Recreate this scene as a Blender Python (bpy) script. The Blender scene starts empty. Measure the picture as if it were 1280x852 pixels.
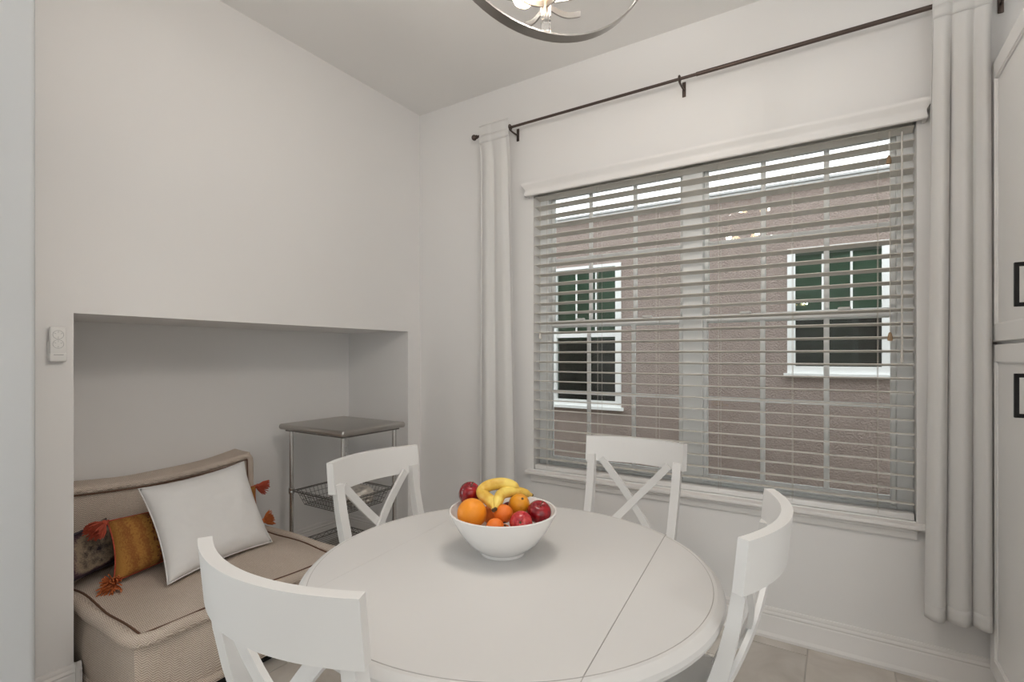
import bpy, bmesh, math, random
from mathutils import Vector, Matrix
random.seed(7)
PI = math.pi
SC = bpy.context.scene
COL = SC.collection

# ------------------------------------------------------------------ camera
cam_data = bpy.data.cameras.new('camera')
cam_data.sensor_fit = 'HORIZONTAL'
cam_data.sensor_width = 36.0
cam_data.lens = 36.0 * 636.28 / 1280.0
cam_data.shift_y = 17.76 / 1280.0
cam_data.clip_start = 0.02
cam = bpy.data.objects.new('camera', cam_data)
COL.objects.link(cam)
cam.location = (2.4006, -2.5968, 1.2836)
cam.rotation_euler = (PI / 2, 0, 0.5674)
SC.camera = cam

# ------------------------------------------------------------------ world, lights, exposure
SC.view_settings.view_transform = 'Standard'
SC.view_settings.look = 'None'
SC.view_settings.gamma = 1.0
SC.view_settings.use_curve_mapping = False
SC.view_settings.exposure = -0.36
world = bpy.data.worlds.new('overcast_sky')
SC.world = world
world.use_nodes = True
bg = world.node_tree.nodes['Background']
bg.inputs[0].default_value = (0.93, 0.97, 1.0, 1)
bg.inputs[1].default_value = 4.0

def area_light(name, loc, rot, sx, sy, power, color):
    l = bpy.data.lights.new(name, 'AREA')
    l.shape = 'RECTANGLE'; l.size = sx; l.size_y = sy; l.energy = power; l.color = color
    o = bpy.data.objects.new(name, l); COL.objects.link(o)
    o.location = loc; o.rotation_euler = rot
    return o
# lamps added as daylight through two invented patio doors, unseen behind the camera
area_light('added_daylight_hall', (-3.38, -4.5, 1.2), (0, -PI / 2, 0), 2.1, 2.7, 34, (0.80, 0.90, 1.0))
area_light('added_daylight_kitchen', (4.9, -6.18, 1.2), (PI / 2, 0, 0), 2.7, 2.1, 9, (0.86, 0.93, 1.0))

# ------------------------------------------------------------------ material helpers
MATS = {}
def srgb(r, g, b):
    f = lambda c: (c / 255 / 12.92) if c / 255 <= 0.04045 else ((c / 255 + 0.055) / 1.055) ** 2.4
    return (f(r), f(g), f(b), 1)
def new_mat(name):
    m = bpy.data.materials.new(name); m.use_nodes = True
    nt = m.node_tree
    return m, nt, nt.nodes['Principled BSDF']
def mat(name, col, rough=0.5, metal=0.0, var=0.04, vscale=6.0, bump=0.0, bscale=200.0, coat=0.0, emis=None, estr=0.0, spec=0.5):
    m, nt, b = new_mat(name)
    N, L = nt.nodes, nt.links
    tc = N.new('ShaderNodeTexCoord')
    nz = N.new('ShaderNodeTexNoise'); nz.inputs['Scale'].default_value = vscale; nz.inputs['Detail'].default_value = 4
    L.new(tc.outputs['Object'], nz.inputs['Vector'])
    mx = N.new('ShaderNodeMix'); mx.data_type = 'RGBA'
    mx.inputs[6].default_value = tuple(c * (1 - var) for c in col[:3]) + (1,)
    mx.inputs[7].default_value = tuple(min(1, c * (1 + var)) for c in col[:3]) + (1,)
    L.new(nz.outputs['Fac'], mx.inputs[0]); L.new(mx.outputs[2], b.inputs['Base Color'])
    b.inputs['Roughness'].default_value = rough; b.inputs['Metallic'].default_value = metal
    b.inputs['Coat Weight'].default_value = coat; b.inputs['Specular IOR Level'].default_value = spec
    if bump:
        n2 = N.new('ShaderNodeTexNoise'); n2.inputs['Scale'].default_value = bscale; n2.inputs['Detail'].default_value = 3
        L.new(tc.outputs['Object'], n2.inputs['Vector'])
        bp = N.new('ShaderNodeBump'); bp.inputs['Strength'].default_value = bump; bp.inputs['Distance'].default_value = 0.002
        L.new(n2.outputs['Fac'], bp.inputs['Height']); L.new(bp.outputs['Normal'], b.inputs['Normal'])
    if emis:
        b.inputs['Emission Color'].default_value = emis; b.inputs['Emission Strength'].default_value = estr
    MATS[name] = m
    return m
def node_math(N, L, op, a, b=None, c=None):
    n = N.new('ShaderNodeMath'); n.operation = op
    for i, v in enumerate((a, b, c)):
        if v is None: continue
        if isinstance(v, (int, float)): n.inputs[i].default_value = v
        else: L.new(v, n.inputs[i])
    return n.outputs[0]

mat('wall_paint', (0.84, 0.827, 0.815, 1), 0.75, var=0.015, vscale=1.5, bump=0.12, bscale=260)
mat('wing_daylight_tint', (0.655, 0.68, 0.70, 1), 0.75, var=0.015, vscale=1.5, bump=0.12, bscale=260)  # blue-grey colour stands in for daylight on the wing wall
mat('ceiling_paint', (0.87, 0.86, 0.845, 1), 0.85, var=0.015, vscale=1.5, bump=0.2, bscale=160)
mat('trim_white', (0.83, 0.81, 0.79, 1), 0.4, var=0.01)
mat('door_white', (0.85, 0.84, 0.825, 1), 0.35, var=0.01)
mat('vinyl_white', (0.90, 0.91, 0.90, 1), 0.35, var=0.01)
mat('chair_white', (0.775, 0.768, 0.756, 1), 0.38, var=0.015, vscale=5)
mat('table_white', (0.67, 0.66, 0.648, 1), 0.34, var=0.02, vscale=3)
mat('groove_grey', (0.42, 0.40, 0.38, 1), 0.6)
mat('slat_white', (0.68, 0.65, 0.60, 1), 0.45, var=0.01)
mat('valance_white', (0.84, 0.825, 0.81, 1), 0.45, var=0.01)
mat('cord_tan', (0.62, 0.58, 0.52, 1), 0.8)
mat('tassel_wood', (0.36, 0.24, 0.14, 1), 0.5)
mat('bronze', (0.10, 0.075, 0.065, 1), 0.38, metal=0.7, var=0.1, vscale=20)
mat('black_metal', (0.012, 0.012, 0.013, 1), 0.4, metal=0.3)
mat('chrome', (0.62, 0.61, 0.60, 1), 0.16, metal=1.0, var=0.02)
mat('dark_wire', (0.20, 0.19, 0.18, 1), 0.35, metal=0.9)
mat('nickel', (0.42, 0.40, 0.38, 1), 0.32, metal=1.0, var=0.05, vscale=30)
mat('plastic_white', (0.84, 0.83, 0.81, 1), 0.35)
mat('plastic_grey', (0.45, 0.45, 0.45, 1), 0.5)
mat('ceramic_white', (0.85, 0.835, 0.815, 1), 0.18, var=0.01, coat=0.3)
mat('orange_peel', srgb(244, 150, 30), 0.42, var=0.08, vscale=20, bump=0.5, bscale=420)
mat('orange_deep', srgb(236, 120, 34), 0.42, var=0.08, vscale=20, bump=0.5, bscale=420)
mat('mango_yellow', srgb(226, 150, 30), 0.4, var=0.15, vscale=18, bump=0.3, bscale=400)
mat('fruit_stem', (0.10, 0.065, 0.03, 1), 0.8)
mat('seam_brown', (0.16, 0.085, 0.055, 1), 0.9)
mat('plinth_black', (0.010, 0.010, 0.010, 1), 0.8)
mat('pillow_white', (0.86, 0.85, 0.84, 1), 0.9, var=0.02, vscale=40, bump=0.35, bscale=700)
mat('tassel_orange', srgb(206, 118, 66), 0.95, var=0.35, vscale=160, bump=0.3, bscale=500)
mat('tassel_red', srgb(186, 84, 62), 0.95, var=0.35, vscale=160, bump=0.3, bscale=500)
mat('grout', (0.56, 0.53, 0.49, 1), 0.9)
mat('soffit_white', (0.80, 0.80, 0.79, 1), 0.6)
mat('ground_earth', (0.09, 0.085, 0.055, 1), 0.95, var=0.4, vscale=12)
mat('nbr_interior', (0.030, 0.034, 0.030, 1), 0.7)
mat('nbr_blind', (0.36, 0.46, 0.39, 1), 0.6, var=0.05)
mat('packet_silver', (0.66, 0.62, 0.57, 1), 0.38, metal=0.45, var=0.5, vscale=45, bump=1.0, bscale=60)
mat('bulb_lit', (1, 0.9, 0.7, 1), 0.3, emis=(1.0, 0.70, 0.40, 1), estr=16)
mat('downlight_lit', (1, 1, 1, 1), 0.5, emis=(1.0, 0.90, 0.78, 1), estr=30)

def crystal_mat():
    m, nt, b = new_mat('crystal')
    b.inputs['Base Color'].default_value = (0.95, 0.95, 0.95, 1); b.inputs['Roughness'].default_value = 0.02
    b.inputs['Transmission Weight'].default_value = 0.9; b.inputs['IOR'].default_value = 1.5
    MATS['crystal'] = m
crystal_mat()
def glass_mat(name, tint):
    m = bpy.data.materials.new(name); m.use_nodes = True
    nt = m.node_tree; N, L = nt.nodes, nt.links
    N.remove(N['Principled BSDF'])
    fr = N.new('ShaderNodeFresnel'); fr.inputs[0].default_value = 1.45
    tr = N.new('ShaderNodeBsdfTransparent'); tr.inputs[0].default_value = tint
    gl = N.new('ShaderNodeBsdfGlossy'); gl.inputs['Roughness'].default_value = 0.015
    mx = N.new('ShaderNodeMixShader')
    L.new(fr.outputs[0], mx.inputs[0]); L.new(tr.outputs[0], mx.inputs[1]); L.new(gl.outputs[0], mx.inputs[2])
    L.new(mx.outputs[0], N['Material Output'].inputs[0])
    MATS[name] = m
glass_mat('window_glass', (0.96, 0.975, 0.965, 1))
glass_mat('tinted_glass', (0.68, 0.80, 0.73, 1))
def sheer_mat():
    m = bpy.data.materials.new('curtain_linen'); m.use_nodes = True
    nt = m.node_tree; N, L = nt.nodes, nt.links
    b = N['Principled BSDF']; b.inputs['Base Color'].default_value = (0.87, 0.86, 0.845, 1); b.inputs['Roughness'].default_value = 0.95
    tc = N.new('ShaderNodeTexCoord')
    nz = N.new('ShaderNodeTexNoise'); nz.inputs['Scale'].default_value = 420
    L.new(tc.outputs['Object'], nz.inputs['Vector'])
    bp = N.new('ShaderNodeBump'); bp.inputs['Strength'].default_value = 0.25; bp.inputs['Distance'].default_value = 0.002
    L.new(nz.outputs['Fac'], bp.inputs['Height']); L.new(bp.outputs['Normal'], b.inputs['Normal'])
    tl = N.new('ShaderNodeBsdfTranslucent'); tl.inputs[0].default_value = (0.87, 0.86, 0.845, 1)
    mx = N.new('ShaderNodeMixShader'); mx.inputs[0].default_value = 0.22
    L.new(b.outputs[0], mx.inputs[1]); L.new(tl.outputs[0], mx.inputs[2]); L.new(mx.outputs[0], N['Material Output'].inputs[0])
    MATS['curtain_linen'] = m
sheer_mat()
def steel_mat():
    m = mat('brushed_steel', (0.50, 0.48, 0.455, 1), 0.36, metal=1.0, var=0.03)
    nt = m.node_tree; N, L = nt.nodes, nt.links; b = N['Principled BSDF']
    tc = N.new('ShaderNodeTexCoord'); mp = N.new('ShaderNodeMapping'); mp.inputs['Scale'].default_value = (6, 500, 60)
    nz = N.new('ShaderNodeTexNoise'); nz.inputs['Scale'].default_value = 1.0
    L.new(tc.outputs['Object'], mp.inputs[0]); L.new(mp.outputs[0], nz.inputs['Vector'])
    bp = N.new('ShaderNodeBump'); bp.inputs['Strength'].default_value = 0.06; bp.inputs['Distance'].default_value = 0.001
    L.new(nz.outputs['Fac'], bp.inputs['Height']); L.new(bp.outputs['Normal'], b.inputs['Normal'])
steel_mat()
def herringbone_mat():
    m, nt, b = new_mat('herringbone_beige'); N, L = nt.nodes, nt.links
    tc = N.new('ShaderNodeTexCoord'); sp = N.new('ShaderNodeSeparateXYZ'); L.new(tc.outputs['Object'], sp.inputs[0])
    x, y, z = sp.outputs
    a = node_math(N, L, 'MULTIPLY_ADD', y, 0.7, x)
    bb = node_math(N, L, 'MULTIPLY_ADD', y, 0.7, z); bb = node_math(N, L, 'MULTIPLY_ADD', x, -0.7, bb)
    tri = node_math(N, L, 'PINGPONG', a, 0.013)
    v = node_math(N, L, 'ADD', bb, tri)
    s = node_math(N, L, 'SINE', node_math(N, L, 'MULTIPLY', v, 2 * PI / 0.0085))
    s = node_math(N, L, 'MULTIPLY_ADD', s, 0.5, 0.5)
    nz = N.new('ShaderNodeTexNoise'); nz.inputs['Scale'].default_value = 330; nz.inputs['Detail'].default_value = 2
    L.new(tc.outputs['Object'], nz.inputs['Vector'])
    n3 = N.new('ShaderNodeTexNoise'); n3.inputs['Scale'].default_value = 5; n3.inputs['Detail'].default_value = 4
    L.new(tc.outputs['Object'], n3.inputs['Vector'])
    f = node_math(N, L, 'MULTIPLY_ADD', s, 0.45, node_math(N, L, 'MULTIPLY', nz.outputs['Fac'], 0.55))
    cr = N.new('ShaderNodeValToRGB'); L.new(f, cr.inputs[0])
    cr.color_ramp.elements[0].position = 0.2; cr.color_ramp.elements[0].color = (0.42, 0.33, 0.265, 1)
    cr.color_ramp.elements[1].position = 0.72; cr.color_ramp.elements[1].color = (0.86, 0.765, 0.675, 1)
    mx = N.new('ShaderNodeMix'); mx.data_type = 'RGBA'; mx.blend_type = 'MULTIPLY'; mx.inputs[0].default_value = 1
    c2 = N.new('ShaderNodeValToRGB'); L.new(n3.outputs['Fac'], c2.inputs[0])
    c2.color_ramp.elements[0].position = 0.3; c2.color_ramp.elements[0].color = (0.90, 0.88, 0.86, 1)
    c2.color_ramp.elements[1].position = 0.7; c2.color_ramp.elements[1].color = (1, 1, 1, 1)
    L.new(cr.outputs[0], mx.inputs[6]); L.new(c2.outputs[0], mx.inputs[7]); L.new(mx.outputs[2], b.inputs['Base Color'])
    b.inputs['Roughness'].default_value = 0.95; b.inputs['Specular IOR Level'].default_value = 0.2
    bp = N.new('ShaderNodeBump'); bp.inputs['Strength'].default_value = 0.6; bp.inputs['Distance'].default_value = 0.003
    L.new(f, bp.inputs['Height']); L.new(bp.outputs['Normal'], b.inputs['Normal'])
    MATS['herringbone_beige'] = m
herringbone_mat()
def stripes_mat(name, stops, axis, scale, noise=0.12, stretch=(1, 1, 1)):
    """woven stripes along a generated-coordinate axis"""
    m, nt, b = new_mat(name); N, L = nt.nodes, nt.links
    tc = N.new('ShaderNodeTexCoord'); sp = N.new('ShaderNodeSeparateXYZ'); L.new(tc.outputs['Generated'], sp.inputs[0])
    nz = N.new('ShaderNodeTexNoise'); nz.inputs['Scale'].default_value = 38; nz.inputs['Detail'].default_value = 5
    mp = N.new('ShaderNodeMapping'); mp.inputs['Scale'].default_value = stretch; L.new(tc.outputs['Generated'], mp.inputs[0]); L.new(mp.outputs[0], nz.inputs['Vector'])
    t = node_math(N, L, 'MULTIPLY_ADD', node_math(N, L, 'SUBTRACT', nz.outputs['Fac'], 0.5), noise, sp.outputs[axis])
    t = node_math(N, L, 'MULTIPLY', t, scale)
    cr = N.new('ShaderNodeValToRGB'); L.new(t, cr.inputs[0])
    el = cr.color_ramp.elements
    while len(el) < len(stops): el.new(0.5)
    for e, (p, c) in zip(el, stops): e.position = p; e.color = c
    L.new(cr.outputs[0], b.inputs['Base Color'])
    b.inputs['Roughness'].default_value = 0.95; b.inputs['Specular IOR Level'].default_value = 0.15
    n2 = N.new('ShaderNodeTexNoise'); n2.inputs['Scale'].default_value = 260; L.new(tc.outputs['Object'], n2.inputs['Vector'])
    bp = N.new('ShaderNodeBump'); bp.inputs['Strength'].default_value = 0.7; bp.inputs['Distance'].default_value = 0.003
    L.new(n2.outputs['Fac'], bp.inputs['Height']); L.new(bp.outputs['Normal'], b.inputs['Normal'])
    MATS[name] = m
OC, OD, MA, DK = srgb(184, 134, 70), srgb(150, 96, 54), srgb(104, 52, 44), srgb(64, 36, 34)
stripes_mat('ochre_stripe', [(0.0, OC), (0.06, OC), (0.10, OD), (0.13, OC), (0.17, OD), (0.195, OC), (0.21, OC), (0.235, MA), (0.255, OD), (0.275, MA), (0.30, DK), (0.34, MA), (0.37, OD), (0.42, OC), (0.5, OC), (0.56, MA), (0.62, DK), (0.66, MA), (0.72, OC), (0.78, OD), (0.83, OC), (0.9, OD), (1.0, OC)], 0, 1.0, 0.11, (2.2, 0.55, 1))
CR, IN = srgb(168, 150, 128), srgb(44, 40, 50)
stripes_mat('dark_woven', [(0.0, CR), (0.10, srgb(176, 156, 130)), (0.22, IN), (0.30, srgb(150, 146, 148)), (0.33, IN), (0.52, srgb(66, 60, 70)), (0.60, srgb(108, 104, 112)), (0.66, IN), (0.80, srgb(90, 70, 80)), (0.88, CR), (1.0, IN)], 2, 1.0, 0.16)
def tile_mats():
    for i in range(4):
        m, nt, b = new_mat('stone_tile_%s' % 'abcd'[i]); N, L = nt.nodes, nt.links
        tc = N.new('ShaderNodeTexCoord'); mp = N.new('ShaderNodeMapping'); mp.inputs['Location'].default_value = (i * 3.1, i * 1.7, 0)
        n1 = N.new('ShaderNodeTexNoise'); n1.inputs['Scale'].default_value = 4.0; n1.inputs['Detail'].default_value = 8; n1.inputs['Distortion'].default_value = 1.2
        L.new(tc.outputs['Object'], mp.inputs[0]); L.new(mp.outputs[0], n1.inputs['Vector'])
        cr = N.new('ShaderNodeValToRGB'); L.new(n1.outputs['Fac'], cr.inputs[0])
        k = (0.94, 1.0, 1.05, 0.98)[i]
        cr.color_ramp.elements[0].position = 0.3; cr.color_ramp.elements[0].color = (0.52 * k, 0.475 * k, 0.425 * k, 1)
        cr.color_ramp.elements[1].position = 0.7; cr.color_ramp.elements[1].color = (0.72 * k, 0.68 * k, 0.63 * k, 1)
        L.new(cr.outputs[0], b.inputs['Base Color']); b.inputs['Roughness'].default_value = 0.42
        MATS['stone_tile_%d' % i] = m
tile_mats()
def stucco_mat():
    m = mat('stucco_mauve', (0.34, 0.268, 0.237, 1), 0.95, var=0.12, vscale=9)
    nt = m.node_tree; N, L = nt.nodes, nt.links; b = N['Principled BSDF']
    tc = N.new('ShaderNodeTexCoord'); nz = N.new('ShaderNodeTexNoise'); nz.inputs['Scale'].default_value = 55; nz.inputs['Detail'].default_value = 6
    L.new(tc.outputs['Object'], nz.inputs['Vector'])
    bp = N.new('ShaderNodeBump'); bp.inputs['Strength'].default_value = 1.0; bp.inputs['Distance'].default_value = 0.02
    L.new(nz.outputs['Fac'], bp.inputs['Height']); L.new(bp.outputs['Normal'], b.inputs['Normal'])
stucco_mat()
def apple_mat(name, c1, c2):
    m, nt, b = new_mat(name); N, L = nt.nodes, nt.links
    tc = N.new('ShaderNodeTexCoord'); mp = N.new('ShaderNodeMapping'); mp.inputs['Scale'].default_value = (70, 70, 9)
    nz = N.new('ShaderNodeTexNoise'); nz.inputs['Scale'].default_value = 1.0; nz.inputs['Detail'].default_value = 4
    L.new(tc.outputs['Object'], mp.inputs[0]); L.new(mp.outputs[0], nz.inputs['Vector'])
    cr = N.new('ShaderNodeValToRGB'); L.new(nz.outputs['Fac'], cr.inputs[0])
    cr.color_ramp.elements[0].position = 0.42; cr.color_ramp.elements[0].color = c1
    cr.color_ramp.elements[1].position = 0.72; cr.color_ramp.elements[1].color = c2
    L.new(cr.outputs[0], b.inputs['Base Color']); b.inputs['Roughness'].default_value = 0.2; b.inputs['Coat Weight'].default_value = 0.3
    MATS[name] = m
apple_mat('apple_dark', srgb(122, 8, 22), srgb(170, 24, 32))
apple_mat('apple_bright', srgb(172, 26, 40), srgb(214, 80, 74))
def banana_mat():
    m, nt, b = new_mat('banana_skin'); N, L = nt.nodes, nt.links
    tc = N.new('ShaderNodeTexCoord'); nz = N.new('ShaderNodeTexNoise'); nz.inputs['Scale'].default_value = 24; nz.inputs['Detail'].default_value = 5
    L.new(tc.outputs['Object'], nz.inputs['Vector'])
    cr = N.new('ShaderNodeValToRGB'); L.new(nz.outputs['Fac'], cr.inputs[0])
    cr.color_ramp.elements[0].position = 0.3; cr.color_ramp.elements[0].color = srgb(214, 162, 52)
    cr.color_ramp.elements[1].position = 0.62; cr.color_ramp.elements[1].color = srgb(244, 216, 110)
    L.new(cr.outputs[0], b.inputs['Base Color']); b.inputs['Roughness'].default_value = 0.45
    MATS['banana_skin'] = m
banana_mat()

# ------------------------------------------------------------------ mesh helpers
class MB:
    def __init__(s): s.bm = bmesh.new()
    def box(s, a, b, bev=0.0, seg=2, mtx=None):
        t = bmesh.new(); bmesh.ops.create_cube(t, size=1)
        c = [(a[i] + b[i]) / 2 for i in range(3)]; d = [abs(b[i] - a[i]) for i in range(3)]
        for v in t.verts: v.co = Vector((v.co.x * d[0] + c[0], v.co.y * d[1] + c[1], v.co.z * d[2] + c[2]))
        if bev: bmesh.ops.bevel(t, geom=list(t.edges), offset=min(bev, min(d) * 0.49), segments=seg, profile=0.5, affect='EDGES')
        s.merge(t, mtx); return s
    def merge(s, t, mtx=None):
        if mtx is not None: bmesh.ops.transform(t, matrix=mtx, verts=t.verts)
        me = bpy.data.meshes.new('tmp'); t.to_mesh(me); t.free(); s.bm.from_mesh(me); bpy.data.meshes.remove(me)
    def hexa(s, pts):
        """8 corners: bottom loop 4, top loop 4"""
        v = [s.bm.verts.new(p) for p in pts]
        for f in ((3, 2, 1, 0), (4, 5, 6, 7), (0, 1, 5, 4), (1, 2, 6, 5), (2, 3, 7, 6), (3, 0, 4, 7)): s.bm.faces.new([v[i] for i in f])
        return s
    def loft(s, rings, closed_ends=True, loop=False):
        R = [[s.bm.verts.new(p) for p in r] for r in rings]
        n = len(R[0]); m = len(R)
        for i in range(m if loop else m - 1):
            for j in range(n):
                s.bm.faces.new((R[i][j], R[i][(j + 1) % n], R[(i + 1) % m][(j + 1) % n], R[(i + 1) % m][j]))
        if closed_ends and not loop:
            s.bm.faces.new(list(reversed(R[0]))); s.bm.faces.new(R[-1])
        return s
    def tube(s, path, r, n=8, loop=False, prof=None):
        """path of points; r scalar or list; prof optional list of (u,v) cross-section"""
        P = [Vector(p) for p in path]; m = len(P)
        rr = r if isinstance(r, (list, tuple)) else [r] * m
        T = []
        for i in range(m):
            a = P[i - 1] if (i > 0 or loop) else P[i]; b = P[(i + 1) % m] if (i < m - 1 or loop) else P[i]
            T.append((b - a).normalized())
        up = Vector((0, 0, 1)) if abs(T[0].z) < 0.9 else Vector((1, 0, 0))
        u = T[0].cross(up).normalized(); rings = []
        for i in range(m):
            u = (u - T[i] * u.dot(T[i])).normalized(); w = T[i].cross(u)
            ring = []
            for k in range(n):
                a = 2 * PI * k / n
                ring.append(P[i] + (u * math.cos(a) + w * math.sin(a)) * rr[i])
            rings.append(ring)
        return s.loft(rings, True, loop)
    def cyl(s, a, b, r, n=12, r2=None):
        return s.tube([a, b], [r, r if r2 is None else r2], n)
    def lathe(s, prof, n=32, c=(0, 0, 0), mtx=None):
        t = bmesh.new(); rings = []
        for (r, z) in prof:
            if r < 1e-6: rings.append([t.verts.new((c[0], c[1], c[2] + z))])
            else: rings.append([t.verts.new((c[0] + r * math.cos(2 * PI * k / n), c[1] + r * math.sin(2 * PI * k / n), c[2] + z)) for k in range(n)])
        for A, B in zip(rings, rings[1:]):
            for k in range(n):
                k2 = (k + 1) % n
                if len(A) == 1 and len(B) == 1: continue
                if len(A) == 1: t.faces.new((A[0], B[k2], B[k]))
                elif len(B) == 1: t.faces.new((A[k], A[k2], B[0]))
                else: t.faces.new((A[k], A[k2], B[k2], B[k]))
        s.merge(t, mtx); return s
    def grid(s, fn, nu, nv):
        V = [[s.bm.verts.new(fn(i / nu, j / nv)) for j in range(nv + 1)] for i in range(nu + 1)]
        for i in range(nu):
            for j in range(nv): s.bm.faces.new((V[i][j], V[i + 1][j], V[i + 1][j + 1], V[i][j + 1]))
        return s
    def prism(s, pts, a, b, axis):
        """2-D outline extruded along axis from a to b"""
        def mk(p, t):
            if axis == 0: return (t, p[0], p[1])
            if axis == 1: return (p[0], t, p[1])
            return (p[0], p[1], t)
        return s.loft([[mk(p, a) for p in pts], [mk(p, b) for p in pts]])
    def build(s, name, m, parent=None, smooth=True, angle=35, loc=None, rot=None):
        bmesh.ops.recalc_face_normals(s.bm, faces=s.bm.faces)
        me = bpy.data.meshes.new(name); s.bm.to_mesh(me); s.bm.free()
        if m: me.materials.append(MATS[m])
        if smooth:
            for p in me.polygons: p.use_smooth = True
            me.set_sharp_from_angle(angle=math.radians(angle))
        o = bpy.data.objects.new(name, me); COL.objects.link(o)
        if parent: o.parent = parent
        if loc is not None: o.location = loc
        if rot is not None: o.rotation_euler = rot
        return o
def tag(o, label=None, cat=None, group=None, kind=None):
    if label: o['label'] = label
    if cat: o['category'] = cat
    if group: o['group'] = group
    if kind: o['kind'] = kind
    return o
def thing(name, label, cat, loc=(0, 0, 0), rz=0, group=None):
    o = bpy.data.objects.new(name, None); COL.objects.link(o); o.empty_display_size = 0.1
    o.location = loc; o.rotation_euler = (0, 0, rz)
    return tag(o, label, cat, group)
def struct(o, label=None): return tag(o, label, kind='structure')
def struct_empty(name, label, loc=(0, 0, 0)):
    o = bpy.data.objects.new(name, None); COL.objects.link(o); o.location = loc
    return struct(o, label)
def copy_tree(o, parent=None):
    c = o.copy(); COL.objects.link(c); c.parent = parent
    for ch in list(o.children): copy_tree(ch, c)
    return c

# ------------------------------------------------------------------ room shell
H = 2.92
WX0, WX1, WZ0, WZ1 = 0.895, 2.672, 0.60, 2.30      # window opening
# window wall in plane y = 0, 0.16 thick
b = MB()
for (x0, x1, z0, z1) in ((-0.75, WX0, -0.05, H + 0.05), (WX1, 6.6, -0.05, H + 0.05), (WX0, WX1, -0.05, WZ0), (WX0, WX1, WZ1, H + 0.05)):
    b.box((x0, 0, z0), (x1, 0.16, z1))
ox = MB()
for (x0, x1, z0, z1) in ((-3.6, WX0, -0.4, H + 0.1), (WX1, 6.6, -0.4, H + 0.1), (WX0, WX1, -0.4, WZ0), (WX0, WX1, WZ1, H + 0.1)):
    ox.box((x0, 0.161, z0), (x1, 0.185, z1))
struct(ox.build('wall_outside', 'stucco_mauve', smooth=False))
struct(b.build('wall_window', 'wall_paint', smooth=False), 'warm white wall that holds the wide window')
# left wall in plane x = 0 with the alcove cut into it
NY0, NY1, NZ, NX = -1.874, -0.116, 1.441, -0.586
b = MB()
b.box((NX - 0.1, -1.982, 0), (0, NY0, H))            # thin end pier
b.box((NX - 0.1, NY1, 0), (0, 0, H))                 # pier at the corner
b.box((NX - 0.1, NY0, NZ), (0, NY1, H))              # wall over the alcove
struct(b.build('wall_left', 'wall_paint', smooth=False), 'warm white wall above the low alcove')
b = MB(); b.box((NX - 0.1, NY0, 0), (NX, NY1, NZ))
struct(b.build('wall_alcove', 'wall_paint', smooth=False), 'back wall of the low alcove')
b = MB(); b.box((-3.5, -2.055, 0), (NX - 0.1, -1.87, H)); b.box((NX - 0.1, -2.055, 0), (-0.001, -1.983, H))
struct(b.build('wall_hall', 'wall_paint', smooth=False))
# wing wall that ends nearer to the room, with rounded drywall corners and daylight put into its grey-blue colour
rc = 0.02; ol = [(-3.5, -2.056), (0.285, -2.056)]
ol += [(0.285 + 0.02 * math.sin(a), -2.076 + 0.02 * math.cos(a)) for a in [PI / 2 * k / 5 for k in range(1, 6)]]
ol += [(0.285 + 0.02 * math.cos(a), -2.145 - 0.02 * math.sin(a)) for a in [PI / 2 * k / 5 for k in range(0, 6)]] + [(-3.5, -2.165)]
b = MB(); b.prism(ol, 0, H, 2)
struct(b.build('wall_wing', 'wing_daylight_tint', angle=30), 'hall wing wall end, tinted blue-grey as if daylit')
b = MB()
b.box((-3.62, -6.42, 0), (-3.5, -5.95, H)); b.box((-3.62, -3.05, 0), (-3.5, -1.87, H)); b.box((-3.62, -5.95, 2.3), (-3.5, -3.05, H))
struct(b.build('wall_far_left', 'wall_paint', smooth=False))
b = MB()
b.box((-3.5, -6.42, 0), (3.45, -6.3, H)); b.box((6.35, -6.42, 0), (6.6, -6.3, H)); b.box((3.45, -6.42, 2.3), (6.35, -6.3, H))
struct(b.build('wall_back', 'wall_paint', smooth=False))
b = MB(); b.box((6.5, -6.3, 0), (6.6, 0, H)); struct(b.build('wall_right', 'wall_paint', smooth=False))
b = MB(); b.box((-3.62, -6.42, H), (6.6, 0.16, H + 0.12)); struct(b.build('ceiling', 'ceiling_paint', smooth=False), 'flat pale grey ceiling')
# invented patio doors behind the camera, added to let daylight in
for name, lo, hi, ax in (('added_door_1', -5.95, -3.05, 1), ('added_door_2', 3.45, 6.35, 0)):
    root = struct_empty(name, 'added glazed patio door, unseen, letting daylight in')
    def q(t0, t1, z0, z1, d0, d1, nm, mt):
        bb = MB()
        if ax == 1: bb.box((-3.56 - d1, t0, z0), (-3.56 - d0, t1, z1))
        else: bb.box((t0, -6.36 - d1, z0), (t1, -6.36 - d0, z1))
        bb.build(nm, mt, root, smooth=False)
    mid = (lo + hi) / 2
    for t in (lo, mid - 0.04, hi - 0.08): q(t, t + 0.08, 0.0, 2.3, 0, 0.05, 'door_stile', 'vinyl_white')
    for z in (0.0, 2.22): q(lo, hi, z, z + 0.08, 0.001, 0.049, 'door_rail', 'vinyl_white')
    q(lo + 0.05, hi - 0.05, 0.05, 2.25, 0.02, 0.026, 'pane', 'window_glass')
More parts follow.
